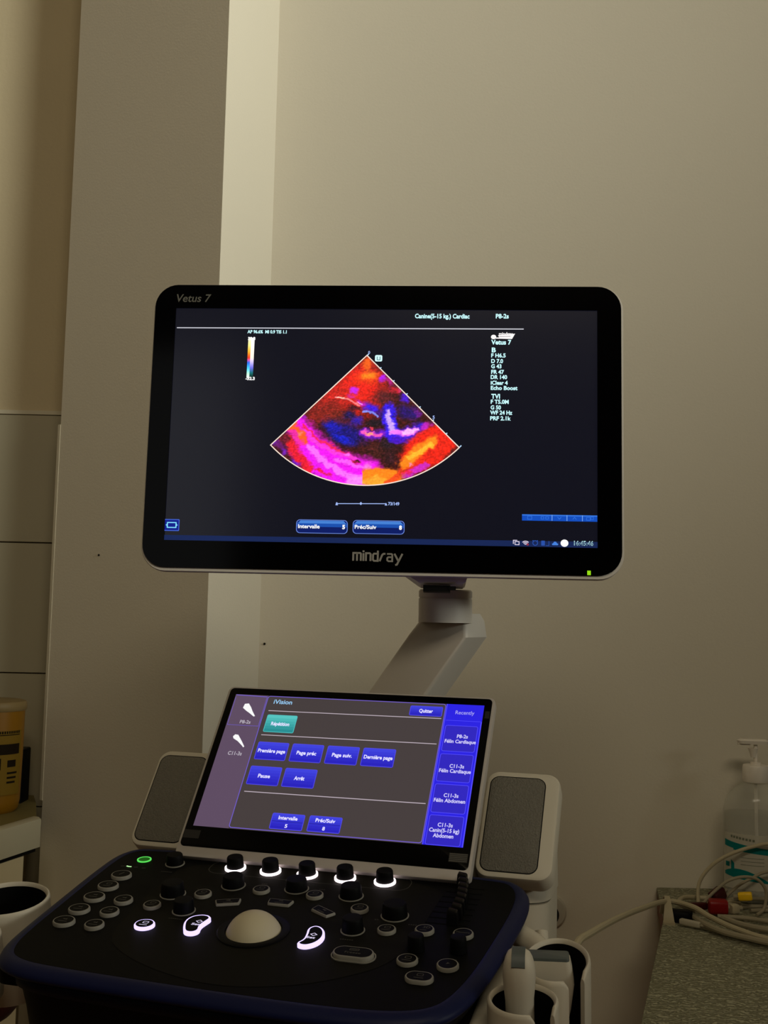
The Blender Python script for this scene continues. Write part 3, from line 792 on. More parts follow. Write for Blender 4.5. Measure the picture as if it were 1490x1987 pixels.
# printed captions and small indicator lights
b = MB()
for xx, yy, w_ in ((-92, -121, 14), (75, -125, 12), (139, -143.5, 11), (172, -139.5, 10), (-150, -26, 12), (-97, -58, 6), (-40, -32, 6), (20, -32, 6), (124, -85, 7), (90, -82, 4)):
    k = 0
    while k < w_:
        b.line2d([(xx - w_ / 2 + k, yy), (xx - w_ / 2 + k + 1.3, yy + (.5 if k % 2 else 0))], 0.8, 0.5, 0); k += 2.1
for xx in (-202, -187, -178): b.line2d([(xx - 2, -22.5), (xx + 2, -21.5)], 1.0, 0.5, 0)
ctl_part(b, 'printed_captions', MARK, 0)['kind'] = 'stuff'
b = MB(); b.line2d([(-198, -21), (-195.5, -22), (-192, -22)], 1.8, 0.6, 0)
ctl_part(b, 'charge_light', emis((190, 255, 170), 1.2), 0)
b = MB(); b.ring(ellipse(7.6, 7.0, 24), ellipse(6.2, 5.6, 24), -.2, 1.0, 0); b.flat(ellipse(6.3, 5.7, 24), 0.8, 1)
ctl_part(b, 'power_button', [emis((90, 225, 90), 1.0), emis((8, 84, 10), 1.0)], 40, (-188, -2, 0))
# trackball
b = MB(); b.lathe([(33, -.3), (33, 1.2), (31.5, 2.0), (26, 1.6), (25, 0.4), (24, -3)], 40)
ctl_part(b, 'trackball_ring', [BLACK], 40, (-12, -127, 0))
b = MB()
b.lathe([(26.5 * math.cos(R(a)), -9.5 + 26.5 * math.sin(R(a))) for a in range(0, 91, 6)], 40)
ctl_part(b, 'trackball', [BALLM], 60, (-12, -127, 0.5))
# slide controls: eight slots with caps
cx_of = [(-86, 160), (-62, 163), (-39, 162), (-13, 158), (12, 151)]
for k in range(8):
    yy = -76 + k * 11.2
    b = MB(); b.box(134 + k * .6, 173, yy - 0.9, yy + 0.9, -0.5, 0.35)
    ctl_part(b, 'slider_slot', LINER, 0)
    xx = float(np.interp(yy, [a for a, c in cx_of], [c for a, c in cx_of])) - 2
    bb = MB()
    bb.loft([[(-5, -3.4, 0), (5, -3.4, 0), (5, 3.4, 0), (-5, 3.4, 0)], [(-5, -3.2, 6), (5, -3.2, 6), (5, 3.2, 6), (-5, 3.2, 6)],
             [(-4.6, -1.4, 13), (4.6, -3.8, 11.5), (4.6, 2.0, 13), (-4.6, 3.4, 13.6)], [(-3.4, -.2, 14.6), (3.4, -1.8, 13.8), (3.4, 1.2, 14.4), (-3.4, 2.4, 14.8)]])
    ctl_part(bb, 'slider_cap', CAPGLOSS, 50, (xx, yy, 0.3))

# touch panel, in millimetres
fr = rrect(315.5, 212, 7, 6, 0, -11.5)
b = MB(); b.prism(fr, -13, 0, 0, bev=1.4, bev0=2)
tp = b.build('touch_panel', SILVER, cart, TT, TR, mm=True)
def tp_part(bb, name, mats, smooth=0): return bb.build(name, mats, tp, (0, 0, 0), (0, 0, 0), smooth, True)
b = MB(); b.prism(rrect(309.5, 198.5, 5, 6, 0, -7.2), -1, 0.5, 0, bev=.3)
tp_part(b, 'touch_glass', BLACKG, 35)
Z = 0.7
b = MB()
b.flat([(-146.3, -83.2), (146.6, -83.2), (146.6, 83.2), (-146.3, 83.2)], Z, 0)
b.flat([(-146.3, -83.2), (-105.5, -83.2), (-105.5, 83.2), (-146.3, 83.2)], Z + .05, 1)
b.flat([(104.6, -83.2), (146.6, -83.2), (146.6, 83.2), (104.6, 83.2)], Z + .05, 2)
tp_part(b, 'touch_screen', [emis((70, 62, 62)), emis((94, 76, 98)), emis((42, 34, 226))])
b = MB()
b.line2d(rrect(209.6, 164.4, 3, 4, -0.8, 0.3), 0.9, Z + .1, 0, closed=True)
b.line2d([(-145.4, 82.4), (-106.6, 81.4)], 1.0, Z + .1, 0); b.line2d([(-145, 42.2), (-107, 42.2), (-107, 80)], 0.5, Z + .1, 0); b.line2d([(-145.4, 80), (-145, 42.2)], 0.5, Z + .1, 0)
for x1_, y_ in ((101.4, 63.6), (101.2, 31.8), (101.0, -38.8)): b.line2d([(-100.4, y_ - .4), (x1_, y_ + .4)], 0.9, Z + .12, 1)
b.line2d([(107, 62.4), (146, 62.4)], .5, Z + .12, 2)
for y0_, y1_ in ((56, 24.4), (20.9, -11.6), (-14.9, -47.2), (-50.3, -82.6)):
    b.flat(rrect(35.4, y0_ - y1_, 2, 4, 125.4, (y0_ + y1_) / 2), Z + .1, 3); b.line2d(rrect(35.4, y0_ - y1_, 2, 4, 125.4, (y0_ + y1_) / 2), .6, Z + .15, 2, closed=True)
b.line2d([(146.0, -83), (146.0, 62)], 1.2, Z + .15, 2); b.line2d([(105.4, -83), (105.4, 83)], 0.9, Z + .15, 2)
tp_part(b, 'touch_screen_lines', [emis((112, 92, 200)), emis((190, 176, 188)), emis((84, 76, 255)), emis((48, 38, 190))])
def tbtn(x, y, w, h, lines, c0, c1, c2, split=False, th=4.4, bold=.03):
    bb = MB()
    bb.flat(rrect(w, h, 1.8, 4, x + w / 2, y + h / 2), Z + .1, 0)
    n = 6
    for k in range(n):     # vertical shading of the drawn key, as a picture
        ya = y + .8 + (h - 1.6) * k / n; yb = y + .8 + (h - 1.6) * (k + 1) / n
        bb.flat([(x + .8, ya), (x + w - .8, ya), (x + w - .8, yb), (x + .8, yb)], Z + .15, 2 + k)
    if split: bb.line2d([(x + 1, y + h * .5), (x + w - 1, y + h * .5)], .5, Z + .18, 1)
    for s_, dy, fr_ in lines: bb.text(s_, x + w / 2, y + dy, w * fr_, th, Z + .2, 8, align='C', bold=bold)
    cols = [emis(tuple(int(c1[i] * (1 - k / (n - 1)) + c2[i] * k / (n - 1)) for i in range(3))) for k in range(n)]
    tp_part(bb, 'touch_key', [emis(c0), emis((28, 26, 140))] + cols + [emis((225, 222, 255), 1.1)])
BL0, BL1, BL2 = (82, 74, 226), (40, 34, 190), (62, 66, 222)
for i, s_ in enumerate(('Première page', 'Page préc', 'Page suiv.', 'Dernière page')): tbtn(-100.8 + i * 40.9, 0.3, 36.6, 22.4, [(s_, 9.2, .88 if i in (0, 3) else .62)], BL0, BL1, BL2)
for i, s_ in enumerate(('Pause', 'Arrêt')): tbtn(-101.2 + i * 40.7, -30.6, 36.8, 22.8, [(s_, 9.0, .38 if i == 0 else .32)], BL0, BL1, BL2)
tbtn(-99.8, 35.4, 36.4, 22.8, [('Répétition', 9.0, .6)], (80, 190, 190), (40, 142, 146), (86, 196, 192))
tbtn(64.4, 66.2, 37, 12.8, [('Quitter', 4.4, .42)], BL0, BL1, BL2)
tbtn(-61, -79.8, 36.6, 18.4, [('Intervalle', 11.4, .58), ('5', 2.4, .08)], BL0, BL1, BL2, True, 4.0); tbtn(-19.4, -79.4, 36, 18.2, [('Préc/Suiv', 11.4, .6), ('8', 2.4, .08)], BL0, BL1, BL2, True, 4.0)
b = MB()
b.text('iVision', -97, 72.8, 22.4, 5.6, Z + .2, 0, bold=.02)
b.text('P8-2s', -124.2, 44.8, 13, 4.2, Z + .2, 1, align='C', bold=.02); b.text('C11-3s', -124.8, 3.8, 16.6, 4.6, Z + .2, 1, align='C', bold=.02)
b.text('Recently', 126.5, 70.6, 21, 4.6, Z + .2, 2, align='C', bold=.01)
for s_, x_, y_, w_ in (('P8-2s', 128, 41, 12), ('Félin Cardiaque', 126.5, 34.6, 34), ('C11-3s', 127.2, 4.8, 15.6), ('Félin Cardiaque', 126, -1.0, 34), ('C11-3s', 126.2, -29.4, 15.6), ('Félin Abdomen', 125.4, -35.4, 33), ('C11-3s', 125.2, -62.6, 15.6), ('Canin(5-15 kg)', 125, -68.6, 31), ('Abdomen', 124.8, -74.4, 21)):
    b.text(s_, x_, y_, w_, 4.2, Z + .2, 3, align='C', bold=.025)
tp_part(b, 'touch_screen_text', [emis((150, 200, 240)), emis((185, 178, 190)), emis((170, 165, 240)), emis((215, 210, 255))])['kind'] = 'stuff'
b = MB()
b.flat([(-131.5, 70.6), (-126.8, 71.4), (-122.6, 66.4), (-119.6, 61.6), (-114.6, 55.0), (-116.2, 54.4), (-122.4, 58.6), (-127.4, 61.6), (-132.4, 65.2)], Z + .2, 0)
tp_part(b, 'probe_icon', emis((250, 250, 250)))
b = MB()
b.flat([(-133.4, 27.4), (-131.4, 30.0), (-127.6, 29.6), (-121.0, 21.6), (-116.2, 15.2), (-117.2, 14.0), (-119.4, 16.2), (-126.2, 21.6), (-132.2, 24.8)], Z + .2, 0)
tp_part(b, 'probe_icon', emis((250, 250, 250)))
b = MB()
for k in range(5):
    b.line2d([(134.4, -90.5 - k * 1.8), (152.4, -90.3 - k * 1.8)], 1.0, Z + .02, 0)
b.flat([(134, -99), (153, -99), (153, -89.4), (134, -89.4)], Z, 1)
tp_part(b, 'rating_sticker', [pbr('sticker_grey', (92, 90, 84), .6, .3), pbr('sticker_dark', (40, 37, 34), .6, .3)])

b = MB(); b.flat([(-154, -97.4), (-135.6, -97.4), (-135.6, -88), (-154, -88)], Z, 0)
tp_part(b, 'rating_sticker', pbr('sticker_dark', (40, 37, 34), .6, .3))
b = MB(); b.flat([(148.6, 67), (153.6, 67), (153.6, 76), (148.6, 76)], Z, 0)
tp_part(b, 'rating_sticker', pbr('sticker_dark', (40, 37, 34), .6, .3))

# loudspeakers either side of the touch panel
for sgn in (1, -1):
    b = MB(); po = rrect(78, 119, 14, 6, 193 * sgn, -37)
    b.prism(po, -60, -30, 0, bev=3.0, bev0=6)
    sp_ = b.build('speaker', WHITE2, cart, TT, TR, mm=True)
    pg = rrect(57, 105, 9, 6, (188 if sgn > 0 else -199), -37.5)
    b = MB(); b.prism(pg, -30.5, -29.3, 0, bev=.3)
    b.build('speaker_grille', GRILLE, sp_, mm=True)
    b = MB(); po = offset_poly(pg, -1.0); b.ring(po, pg, -30.4, -29.8, 0)
    b.build('grille_gap', BLACK, sp_, mm=True)
# rear shell carrying the panel and speakers
b = MB()
pl = rrect(0.448, 0.12, 0.03, 6, 0.0, 0.045)
b.loft([[(x, y, 0.80) for x, y in pl], [(x, y, 0.958) for x, y in pl]], 0)
b.build('rear_shell', WHITE2, cart)
b = MB()
rings = []
for z, y0_, y1_ in ((0.960, -0.012, 0.105), (0.985, -0.012, 0.10), (1.02, 0.0, 0.09)):
    rings.append([(x, y, z) for x, y in rrect(0.450, y1_ - y0_, 0.03, 6, 0, (y0_ + y1_) / 2)])
b.loft(rings)
b.build('speaker_base', WHITE2, cart)
# column and wheeled base
b = MB()
pl = rrect(0.16, 0.15, 0.04, 6, -0.04, 0.12)
b.loft([[(x, y, 0.16) for x, y in pl], [(x, y, 0.82) for x, y in pl]])
b.build('column', WHITE2, cart)
b = MB(); b.prism(rrect(0.20, 0.2, 0.05, 6, 0.0, -0.05), 0.45, 0.89, 0, bev=.01)
b.build('front_body', BLACK, cart)
b = MB(); b.prism(rrect(0.46, 0.60, 0.09, 6, 0, 0.02), 0.09, 0.17, 0, bev=.02, bev0=.01)
b.build('cart_base', WHITE2, cart)
for sx in (-1, 1):
    for yy in (-0.22, 0.26):
        b = MB(); b.lathe([(0.02, -0.014), (0.042, -0.014), (0.045, -0.01), (0.045, 0.01), (0.042, 0.014), (0.02, 0.014)], 24)
        b.build('caster', BLACK, cart, (sx * 0.17, yy, 0.0455), (0, R(90), 0))
# monitor arm: base knuckle, sloping box beam, swivel joint (built in cart space)
MCi = MC.inverted()
def cl(p): return tuple(MCi @ Vector(p))
b = MB()
def sec(cx_, cy_, z, w, d, a=-30, r=.005):
    ca, sa = math.cos(R(a)), math.sin(R(a))
    return [cl((cx_ + x * ca - y * sa, cy_ + x * sa + y * ca, z)) for x, y in rrect(w, d, r, 3)]
b.loft([sec(-0.065, 1.405, 1.0, .079, .06), sec(0.033, 1.36, 1.150, .079, .06), sec(0.0795, 1.332, 1.2215, .078, .06), sec(0.085, 1.332, 1.2405, .062, .054), sec(0.086, 1.332, 1.249, .052, .046)])
b.build('monitor_arm', WHITE, cart)
b = MB(); b.lathe([(0.0315, 1.238), (0.0315, 1.2655), (0.0308, 1.2658)], 36)
b.build('swivel_joint', WHITE, cart, cl((0.0745, 1.306, 0)))
b = MB(); b.lathe([(0.0305, 1.2658), (0.0305, 1.2672), (0.0315, 1.2674), (0.0315, 1.2745), (0.03, 1.2762)], 36)
b.build('swivel_cap', WHITE, cart, cl((0.0745, 1.306, 0)))
b = MB(); b.loft([sec(-0.065, 1.405, 0.79, .12, .12, -16, .03), sec(-0.065, 1.405, 1.01, .11, .11, -16, .03)])
b.build('arm_post', WHITE2, cart)

# probe holders fixed to the console sides (console millimetres)
def holder(x, y, rx, ry, z, depth, slot, name='probe_holder'):
    bb = MB(); n = 44; th = 4.0
    a0, a1 = (slot[1], slot[0] + 360) if slot else (0, 360)
    angs = [R(a0 + (a1 - a0) * k / n) for k in range(n + 1)] if slot else [R(360 * k / n) for k in range(n)]
    def rg(d, zz, ease=False): return [((rx - d) * math.cos(a), (ry - d) * math.sin(a), zz) for a in angs]
    def drop(k):
        if not slot: return 0
        e = min(k, n - k) / n * (a1 - a0); return -max(0, 10 - e) ** 2 * .06 if e < 10 else 0
    prof = [(1.5, -depth), (0.3, -depth * .5), (0, -4), (0.6, -1), (2.0, 0), (3.4, -1), (th, -4)]
    rings = [[(p[0], p[1], p[2] + (drop(k) if p[2] > -5 else 0)) for k, p in enumerate(rg(d, zz))] for d, zz in prof]
    bb.loft(rings, 0, False, False, closed=not slot)
    rings = [[(p[0], p[1], p[2] + (drop(k) if p[2] > -5 else 0)) for k, p in enumerate(rg(d, zz))] for d, zz in ((th, -4), (th + .2, -depth * .5), (th + .5, -depth))]
    bb.loft(rings, 1, False, False, closed=not slot)
    if slot:
        for e in (0, n):
            pa = [r[e] for r in ([rg(d, zz) for d, zz in prof])]
            pa = [(p[0], p[1], p[2] + (drop(e) if p[2] > -5 else 0)) for p in pa]
            pin = [rg(th + .5, -depth)[e]]
            vs_ = pa + pin
            bb.add(vs_, [tuple(range(len(vs_)))], 0)
    bb.flat([((rx - 2) * math.cos(2 * math.pi * k / 28), (ry - 2) * math.sin(2 * math.pi * k / 28)) for k in range(28)], -depth, 1)
    return ctl_part(bb, name, [WHITE2, LINER], 50, (x, y, z))
holder(238, -175, 28.5, 27, -6, 105, (-62, -22))
holder(256, -106, 28.5, 40, -6, 115, (-60, -28))
holder(-285, -103, 42, 40, -6, 92, None)
holder(-284, -178, 40, 33, -8, 58, None)
b = MB()
b.tube([(205, -20, -28), (232, -40, -34), (240, -75, -42), (232, -130, -50)], 11, 10, 0)
b.tube([(226, 10, -40), (232, -20, -70), (238, -60, -78)], 7, 10, 0)
b.prism(rrect(26, 155, 9, 4, 205, -138), -60, -34, 0, bev=5, bev0=5)
ctl_part(b, 'holder_bracket', WHITE2, 50)
b = MB(); b.prism(rrect(36, 120, 12, 4, -208, -150), -31, -13, 0, bev=3)
ctl_part(b, 'holder_bracket', BLACK, 50)  # left bracket, coloured black to stand in for the shadow under the rim

# probes standing in the holders
def put(o, x, y, z, tilt=0, spin=0):
    o.matrix_world = MP @ Matrix.Translation((x * .001, y * .001, z * .001)) @ Matrix.Rotation(R(spin), 4, 'Z')
p1 = thing('ultrasound_probe', (0, 0, 0), (0, 0, 0), 'slim ivory ultrasound probe with dark lens standing in the front holder', 'ultrasound probe', 'probes in the right-hand holders')
put(p1, 235, -172, -97, spin=6)
b = MB(); rings = []
for z, w_, d_ in ((0, 18, 20), (20, 21, 23), (62, 22.5, 24), (88, 22.5, 24.5), (100, 25, 26), (108, 26, 26), (116, 25, 24.5), (122, 22, 21), (126.5, 18, 15), (129, 12, 8)):
    rings.append([(x, y, z) for x, y in rrect(w_, d_, min(w_, d_) * .42, 5)])
b.loft(rings); b.build('handle', WHITE2, p1, smooth=50, mm=True)
b = MB()
path = [(-11.6, 120.0), (-10.4, 122.5), (-6.8, 127.4), (-2.5, 129.6), (3.5, 129.6)]
b.loft([[(-5.3, y_ - .5 * (y_ < -5), z_ + .5), (5.3, y_ - .5 * (y_ < -5), z_ + .5), (5.3, y_ + 4, z_ - 4), (-5.3, y_ + 4, z_ - 4)] for y_, z_ in path])
b.build('lens', LENS, p1, smooth=40, mm=True)
p2 = thing('ultrasound_probe', (0, 0, 0), (0, 0, 0), 'wide flat ivory ultrasound probe with grey lens in the rear holder', 'ultrasound probe', 'probes in the right-hand holders')
put(p2, 252, -112, -114, spin=8)
b = MB(); rings = []
for z, w_, d_ in ((0, 22, 18), (40, 26, 20), (70, 40, 22), (92, 46, 22), (104, 43, 20), (112, 40, 17)):
    rings.append([(x - 4, y, z) for x, y in rrect(w_, d_, 5, 4)])
b.loft(rings); b.build('handle', WHITE2, p2, smooth=50, mm=True)
b = MB(); b.prism(rrect(38.5, 15.5, 3, 4, -4, 0), 111, 115, 0, bev=1.5)
b.build('lens', LENS, p2, mm=True)

# ------------------------------------------------------------------ counter corner on the left
t = thing('counter', (-0.575, 1.945, 0), (0, 0, 0), 'cream counter with thick front edge in the tiled corner', 'counter')
def to_c(p):
    v = Vector((p[0] + 0.575, min(p[1], 2.184) - 1.945)); a = 0.0
    return (v.x * math.cos(a) - v.y * math.sin(a), v.x * math.sin(a) + v.y * math.cos(a))
def cpoly(pts):
    q = [to_c(p) for p in pts]
    if sum((q[i - 1][0] * q[i][1] - q[i][0] * q[i - 1][1]) for i in range(len(q))) < 0: q.reverse()
    return q
top = cpoly([(-0.582, 1.935), (-0.80, 1.20), (-1.098, 1.20), (-1.098, 2.193), (-0.665, 2.193), (-0.634, 2.10)])
b = MB(); b.prism(top, 0.872, 0.880, 0)
b.build('worktop', pbr('olive_laminate', (120, 108, 64), .5, .3), t)
fe = cpoly([(-0.574, 1.935), (-0.798, 1.20), (-0.815, 1.205), (-0.594, 1.955), (-0.582, 1.95)])
b = MB(); b.prism(fe, 0.836, 0.884, 0, bev=.003)
b.build('front_edge', pbr('cream_laminate', (186, 178, 152), .5, .3), t)
b = MB(); b.prism(cpoly([(-0.590, 1.90), (-0.81, 1.21), (-1.09, 1.21), (-1.09, 2.18), (-0.672, 2.18), (-0.655, 2.10)]), 0.0, 0.828, 0)
b.build('cabinet', pbr('cream_cabinet', (206, 190, 152), .6, .3), t)
b = MB(); b.prism(cpoly([(-0.580, 1.93), (-0.805, 1.205), (-1.09, 1.205), (-1.09, 2.18), (-0.668, 2.18), (-0.636, 2.10)]), 0.829, 0.8365, 0)
b.build('shadow_gap_strip', BLACK, t)  # black strip stands in for the shade below the front edge

t = thing('plastic_canister', (-0.694, 2.012, 0.880), (0, 0, 0), 'yellow plastic canister with cream lid and printed label on the counter', 'canister')
b = MB(); b.lathe([(0.0, 0.0), (0.046, 0.0), (0.052, 0.006), (0.0545, 0.02), (0.056, 0.10), (0.0565, 0.178), (0.054, 0.180)], 48)
b.build('body', YELLOW, t)
b = MB(); b.lathe([(0.0575, 0.178), (0.0595, 0.181), (0.0595, 0.190), (0.057, 0.194), (0.05, 0.196), (0.0, 0.196)], 48)
b.build('lid', LIDM, t)
def wrap(bb, a0, a1, z0, z1, r, m, n=16):
    vs_, fs_ = [], []
    for k in range(n + 1):
        a = R(a0 + (a1 - a0) * k / n)
        for z in (z0, z1): vs_.append((r * math.cos(a), r * math.sin(a), z))
    for k in range(n): fs_.append((2 * k, 2 * k + 2, 2 * k + 3, 2 * k + 1))
    bb.add(vs_, fs_, m)
b = MB(); wrap(b, -150, -8, 0.034, 0.145, 0.0572, 0, 40)
b.build('label', YLABEL, t)
b = MB()
wrap(b, -150, -14, 0.104, 0.122, 0.0576, 0, 40)
wrap(b, -60, -14, 0.137, 0.1385, 0.0576, 0)
for k in range(12): wrap(b, -66 + k * 4.4, -66 + k * 4.4 + 2.8, 0.140, 0.1445, 0.0576, 0, 2)
for k in range(3): wrap(b, -40, -18 - k * 2, 0.070 - k * 0.008, 0.0735 - k * 0.008, 0.0576, 0, 8)
wrap(b, -40, -22, 0.082, 0.094, 0.0576, 0, 6); wrap(b, -62, -52, 0.078, 0.098, 0.0576, 0, 6)
b.build('label_print', INK, t)
b = MB(); b.prism(rrect(0.066, 0.05, 0.004, 3), 0, 0.098, 0, bev=.003)
tag(b.build('storage_box', BLACK, None, (-0.693, 2.115, 0.880)), 'small black box standing behind the yellow canister', 'box')

t = thing('stool', (-0.566, 1.48, 0.0), (0, 0, 0), 'dark red padded stool with pale piping under the console corner', 'stool')
b = MB(); b.lathe([(0.0, 0.722), (0.10, 0.722), (0.108, 0.732), (0.11, 0.750), (0.106, 0.766), (0.08, 0.771), (0.0, 0.773)], 48)
b.build('seat', REDV, t)
b = MB(); b.tube([(0.1075 * math.cos(R(a)), 0.1075 * math.sin(R(a)), 0.765) for a in range(0, 361, 12)], 0.003, 6, 0, 2)
b.build('piping', PIPING, t)
b = MB(); b.lathe([(0.025, 0.03), (0.025, 0.722)], 20)
b.build('pole', METALK, t)
b = MB(); b.lathe([(0.11, 0.0), (0.11, 0.012), (0.09, 0.025), (0.025, 0.035)], 32)
b.build('foot', METALK, t)

# ------------------------------------------------------------------ examination table on the right
TZ = 0.76
t = thing('examination_table', (0.323, 1.387, 0), (0, 0, R(-16.6)), 'examination table with grey woven pad and wooden edge', 'table')
def to_t(p):
    v = Vector((p[0] - 0.323, p[1] - 1.387)); a = R(16.6)
    return (v.x * math.cos(a) - v.y * math.sin(a), v.x * math.sin(a) + v.y * math.cos(a))
def tpoly(pts):
    q = [to_t(p) for p in pts]
    if sum((q[i - 1][0] * q[i][1] - q[i][0] * q[i - 1][1]) for i in range(len(q))) < 0: q.reverse()
    return q
q = tpoly([(0.275, 1.23), (0.4755, 1.875), (0.512, 2.07), (1.25, 2.07), (1.0, 1.00)])
b = MB(); b.prism(q, TZ - 0.008, TZ, 0, bev=.002)
b.build('pad', PADM, t)
b = MB(); b.prism(offset_poly(q, 0.001), TZ - 0.045, TZ - 0.0082, 0)
b.build('tabletop', WOOD, t)
for px_, py_ in ((0.42, 1.36), (0.58, 1.98), (1.10, 1.98), (0.98, 1.12)):
    x_, y_ = to_t((px_, py_)); b = MB(); b.prism(rrect(.05, .05, .006, 3, x_, y_), 0, TZ - 0.046, 0)
    b.build('leg', METALK, t)

# soap dispenser
t = thing('pump_bottle', (0.668, 1.993, TZ), (0, 0, R(-8)), 'clear gel pump bottle with white pump and teal label against the wall', 'bottle')
b = MB()
prof = [(0.0, 0.0), (0.05, 0.0), (0.055, 0.004), (0.056, 0.02), (0.056, 0.155), (0.053, 0.170), (0.044, 0.186), (0.030, 0.198), (0.020, 0.204), (0.0185, 0.214)]
b.lathe(prof + [(r - .0018, z + (.002 if z < .01 else 0)) for r, z in reversed(prof) if r > 0] , 40, sy=0.72)
b.build('bottle_body', CLEAR, t)
b = MB(); b.lathe([(0.0, 0.003), (0.049, 0.003), (0.0535, 0.008), (0.0538, 0.02), (0.0538, 0.150), (0.0, 0.150)], 40, sy=0.71)
b.build('gel', GEL, t)
b = MB(); b.lathe([(0.0215, 0.204), (0.0225, 0.207), (0.0225, 0.230), (0.0212, 0.233), (0.009, 0.2335), (0.009, 0.238), (0.0, 0.238)], 32)
b.build('collar', PUMP, t)
b = MB(); b.lathe([(0.0035, 0.236), (0.0035, 0.268)], 12); b.lathe([(0.009, 0.262), (0.006, 0.252), (0.0045, 0.246)], 16, cx=-.004)
b.build('stem', PUMP, t)
b = MB()
b.loft([[(x, y, 0.270) for x, y in rrect(.052, .018, .007, 4, -.004, 0)], [(x, y, 0.2755) for x, y in rrect(.056, .02, .008, 4, -.004, 0)], [(x, y, 0.278) for x, y in rrect(.044, .015, .006, 4, -.004, 0)]])
b.loft([[(-.030 + dx, y, z) for dx, y, z in ((0, -.005, .2665), (0, .005, .2665), (0, .005, .274), (0, -.005, .274))], [(-.010, -.006, .268), (-.010, .006, .268), (-.010, .006, .277), (-.010, -.006, .277)]])
b.build('pump_head', PUMP, t)
b = MB(); b.tube([(0, 0, 0.20), (0.001, 0, 0.10), (0.003, 0, 0.01)], 0.003, 8, 0, 4)
b.build('dip_tube', PUMP, t)
b = MB()
def wrapb(bb, a0, a1, zf0, zf1, m, n=14, rr=0.0566):
    vs_, fs_ = [], []
    for k in range(n + 1):
        a = R(a0 + (a1 - a0) * k / n); u = k / n
        vs_.append((rr * math.cos(a), rr * .722 * math.sin(a), zf0(u))); vs_.append((rr * math.cos(a), rr * .722 * math.sin(a), zf1(u)))
    for k in range(n): bb.add([vs_[2 * k], vs_[2 * k + 2], vs_[2 * k + 3], vs_[2 * k + 1]], [(0, 1, 2, 3)], m)
wrapb(b, -172, -20, lambda u: .024, lambda u: .118, 0, 30, 0.0563)
b.build('label', film('milky_label', (214, 208, 190), 0.62, 0.6), t)
b = MB()
wrapb(b, -165, -70, lambda u: .095 - .010 * u, lambda u: .106 - .012 * u, 0)
wrapb(b, -140, -70, lambda u: .090 - .006 * u, lambda u: .097 - .010 * u, 0)
wrapb(b, -165, -70, lambda u: .046 - .010 * u, lambda u: .046 - .010 * u + .0165 * math.sin(math.pi * min(1, u * .9 + .1)), 0)
wrapb(b, -162, -150, lambda u: .060, lambda u: .068, 0); wrapb(b, -146, -138, lambda u: .055, lambda u: .073 - .006 * u, 0)
b.build('label_print', TEAL, t)
b = MB()
for k in range(8): wrapb(b, -146 + k * 6, -142 + k * 6, lambda u: .1105 - k * .0006, lambda u: .1145 - k * .0006, 0, 2)
for k in range(3): wrapb(b, -125, -84, lambda u: .078 - k * .006, lambda u: .0788 - k * .006, 0, 6)
b.build('label_lettering', pbr('grey_green_ink', (110, 116, 98), .7, .2), t)['kind'] = 'stuff'

# cables and leads on the table
def cable(pts, r, mat, label, grp='leads heaped on the examination table', name='lead_cable', n=10):
    bb = MB(); bb.tube(pts, r, 9, 0, n)
    return tag(bb.build(name, mat, None), label, 'cable', grp)
cable([(0.215, 1.185, 0.60), (0.212, 1.187, 0.80), (0.210, 1.20, 0.880), (0.222, 1.25, 0.892), (0.258, 1.35, 0.877), (0.331, 1.55, 0.841), (0.403, 1.72, 0.811), (0.476, 1.855, 0.789), (0.512, 1.835, 0.786), (0.53, 1.80, 0.780), (0.556, 1.755, 0.775), (0.60, 1.71, 0.771), (0.70, 1.66, 0.768)], 0.0042, CABLE2,
      'long ivory cable sagging from the cart to the table edge', None)
cable([(0.514, 1.838, 0.770), (0.517, 1.80, 0.771), (0.535, 1.753, 0.7705), (0.566, 1.722, 0.770), (0.592, 1.700, 0.770), (0.70, 1.64, 0.767)], 0.0046, CABLE, 'thick grey lead nearest the front of the heap')
cable([(0.517, 1.796, 0.7655), (0.540, 1.768, 0.7645), (0.570, 1.738, 0.764), (0.60, 1.715, 0.764), (0.70, 1.65, 0.764)], 0.0034, CABLE, 'thin grey lead running from the pale barrel plug')
cable([(0.560, 1.838, 0.770), (0.580, 1.807, 0.768), (0.615, 1.778, 0.768), (0.70, 1.74, 0.766)], 0.0046, CABLE, 'grey lead running from the red plug to the right')
cable([(0.520, 1.84, 0.778), (0.505, 1.875, 0.778), (0.51, 1.909, 0.776), (0.526, 1.941, 0.774), (0.546, 1.954, 0.772), (0.58, 1.950, 0.770), (0.62, 1.93, 0.768)], 0.0040, CABLE2, 'small ivory cable loop beside the table clip')
cable([(0.548, 1.93, 0.765), (0.552, 1.945, 0.790), (0.560, 1.95, 0.807), (0.576, 1.95, 0.826), (0.596, 1.948, 0.841), (0.621, 1.945, 0.853), (0.647, 1.942, 0.862), (0.676, 1.935, 0.868), (0.74, 1.92, 0.86), (0.80, 1.90, 0.80)], 0.0032, CABLE2, 'ivory lead arching high in front of the pump bottle')
cable([(0.545, 1.90, 0.772), (0.556, 1.90, 0.785), (0.574, 1.9, 0.802), (0.591, 1.9, 0.814), (0.613, 1.9, 0.820), (0.635, 1.9, 0.818), (0.649, 1.9, 0.806), (0.653, 1.9, 0.791), (0.647, 1.895, 0.770), (0.63, 1.88, 0.7635)], 0.0026, CABLE, 'thin grey lead bent into a round arch above the yellow plug')
cable([(0.583, 1.93, 0.768), (0.614, 1.93, 0.797), (0.64, 1.93, 0.812), (0.668, 1.93, 0.823), (0.74, 1.92, 0.83), (0.80, 1.88, 0.766)], 0.0026, CABLE, 'thin grey lead rising to the right behind the round arch')
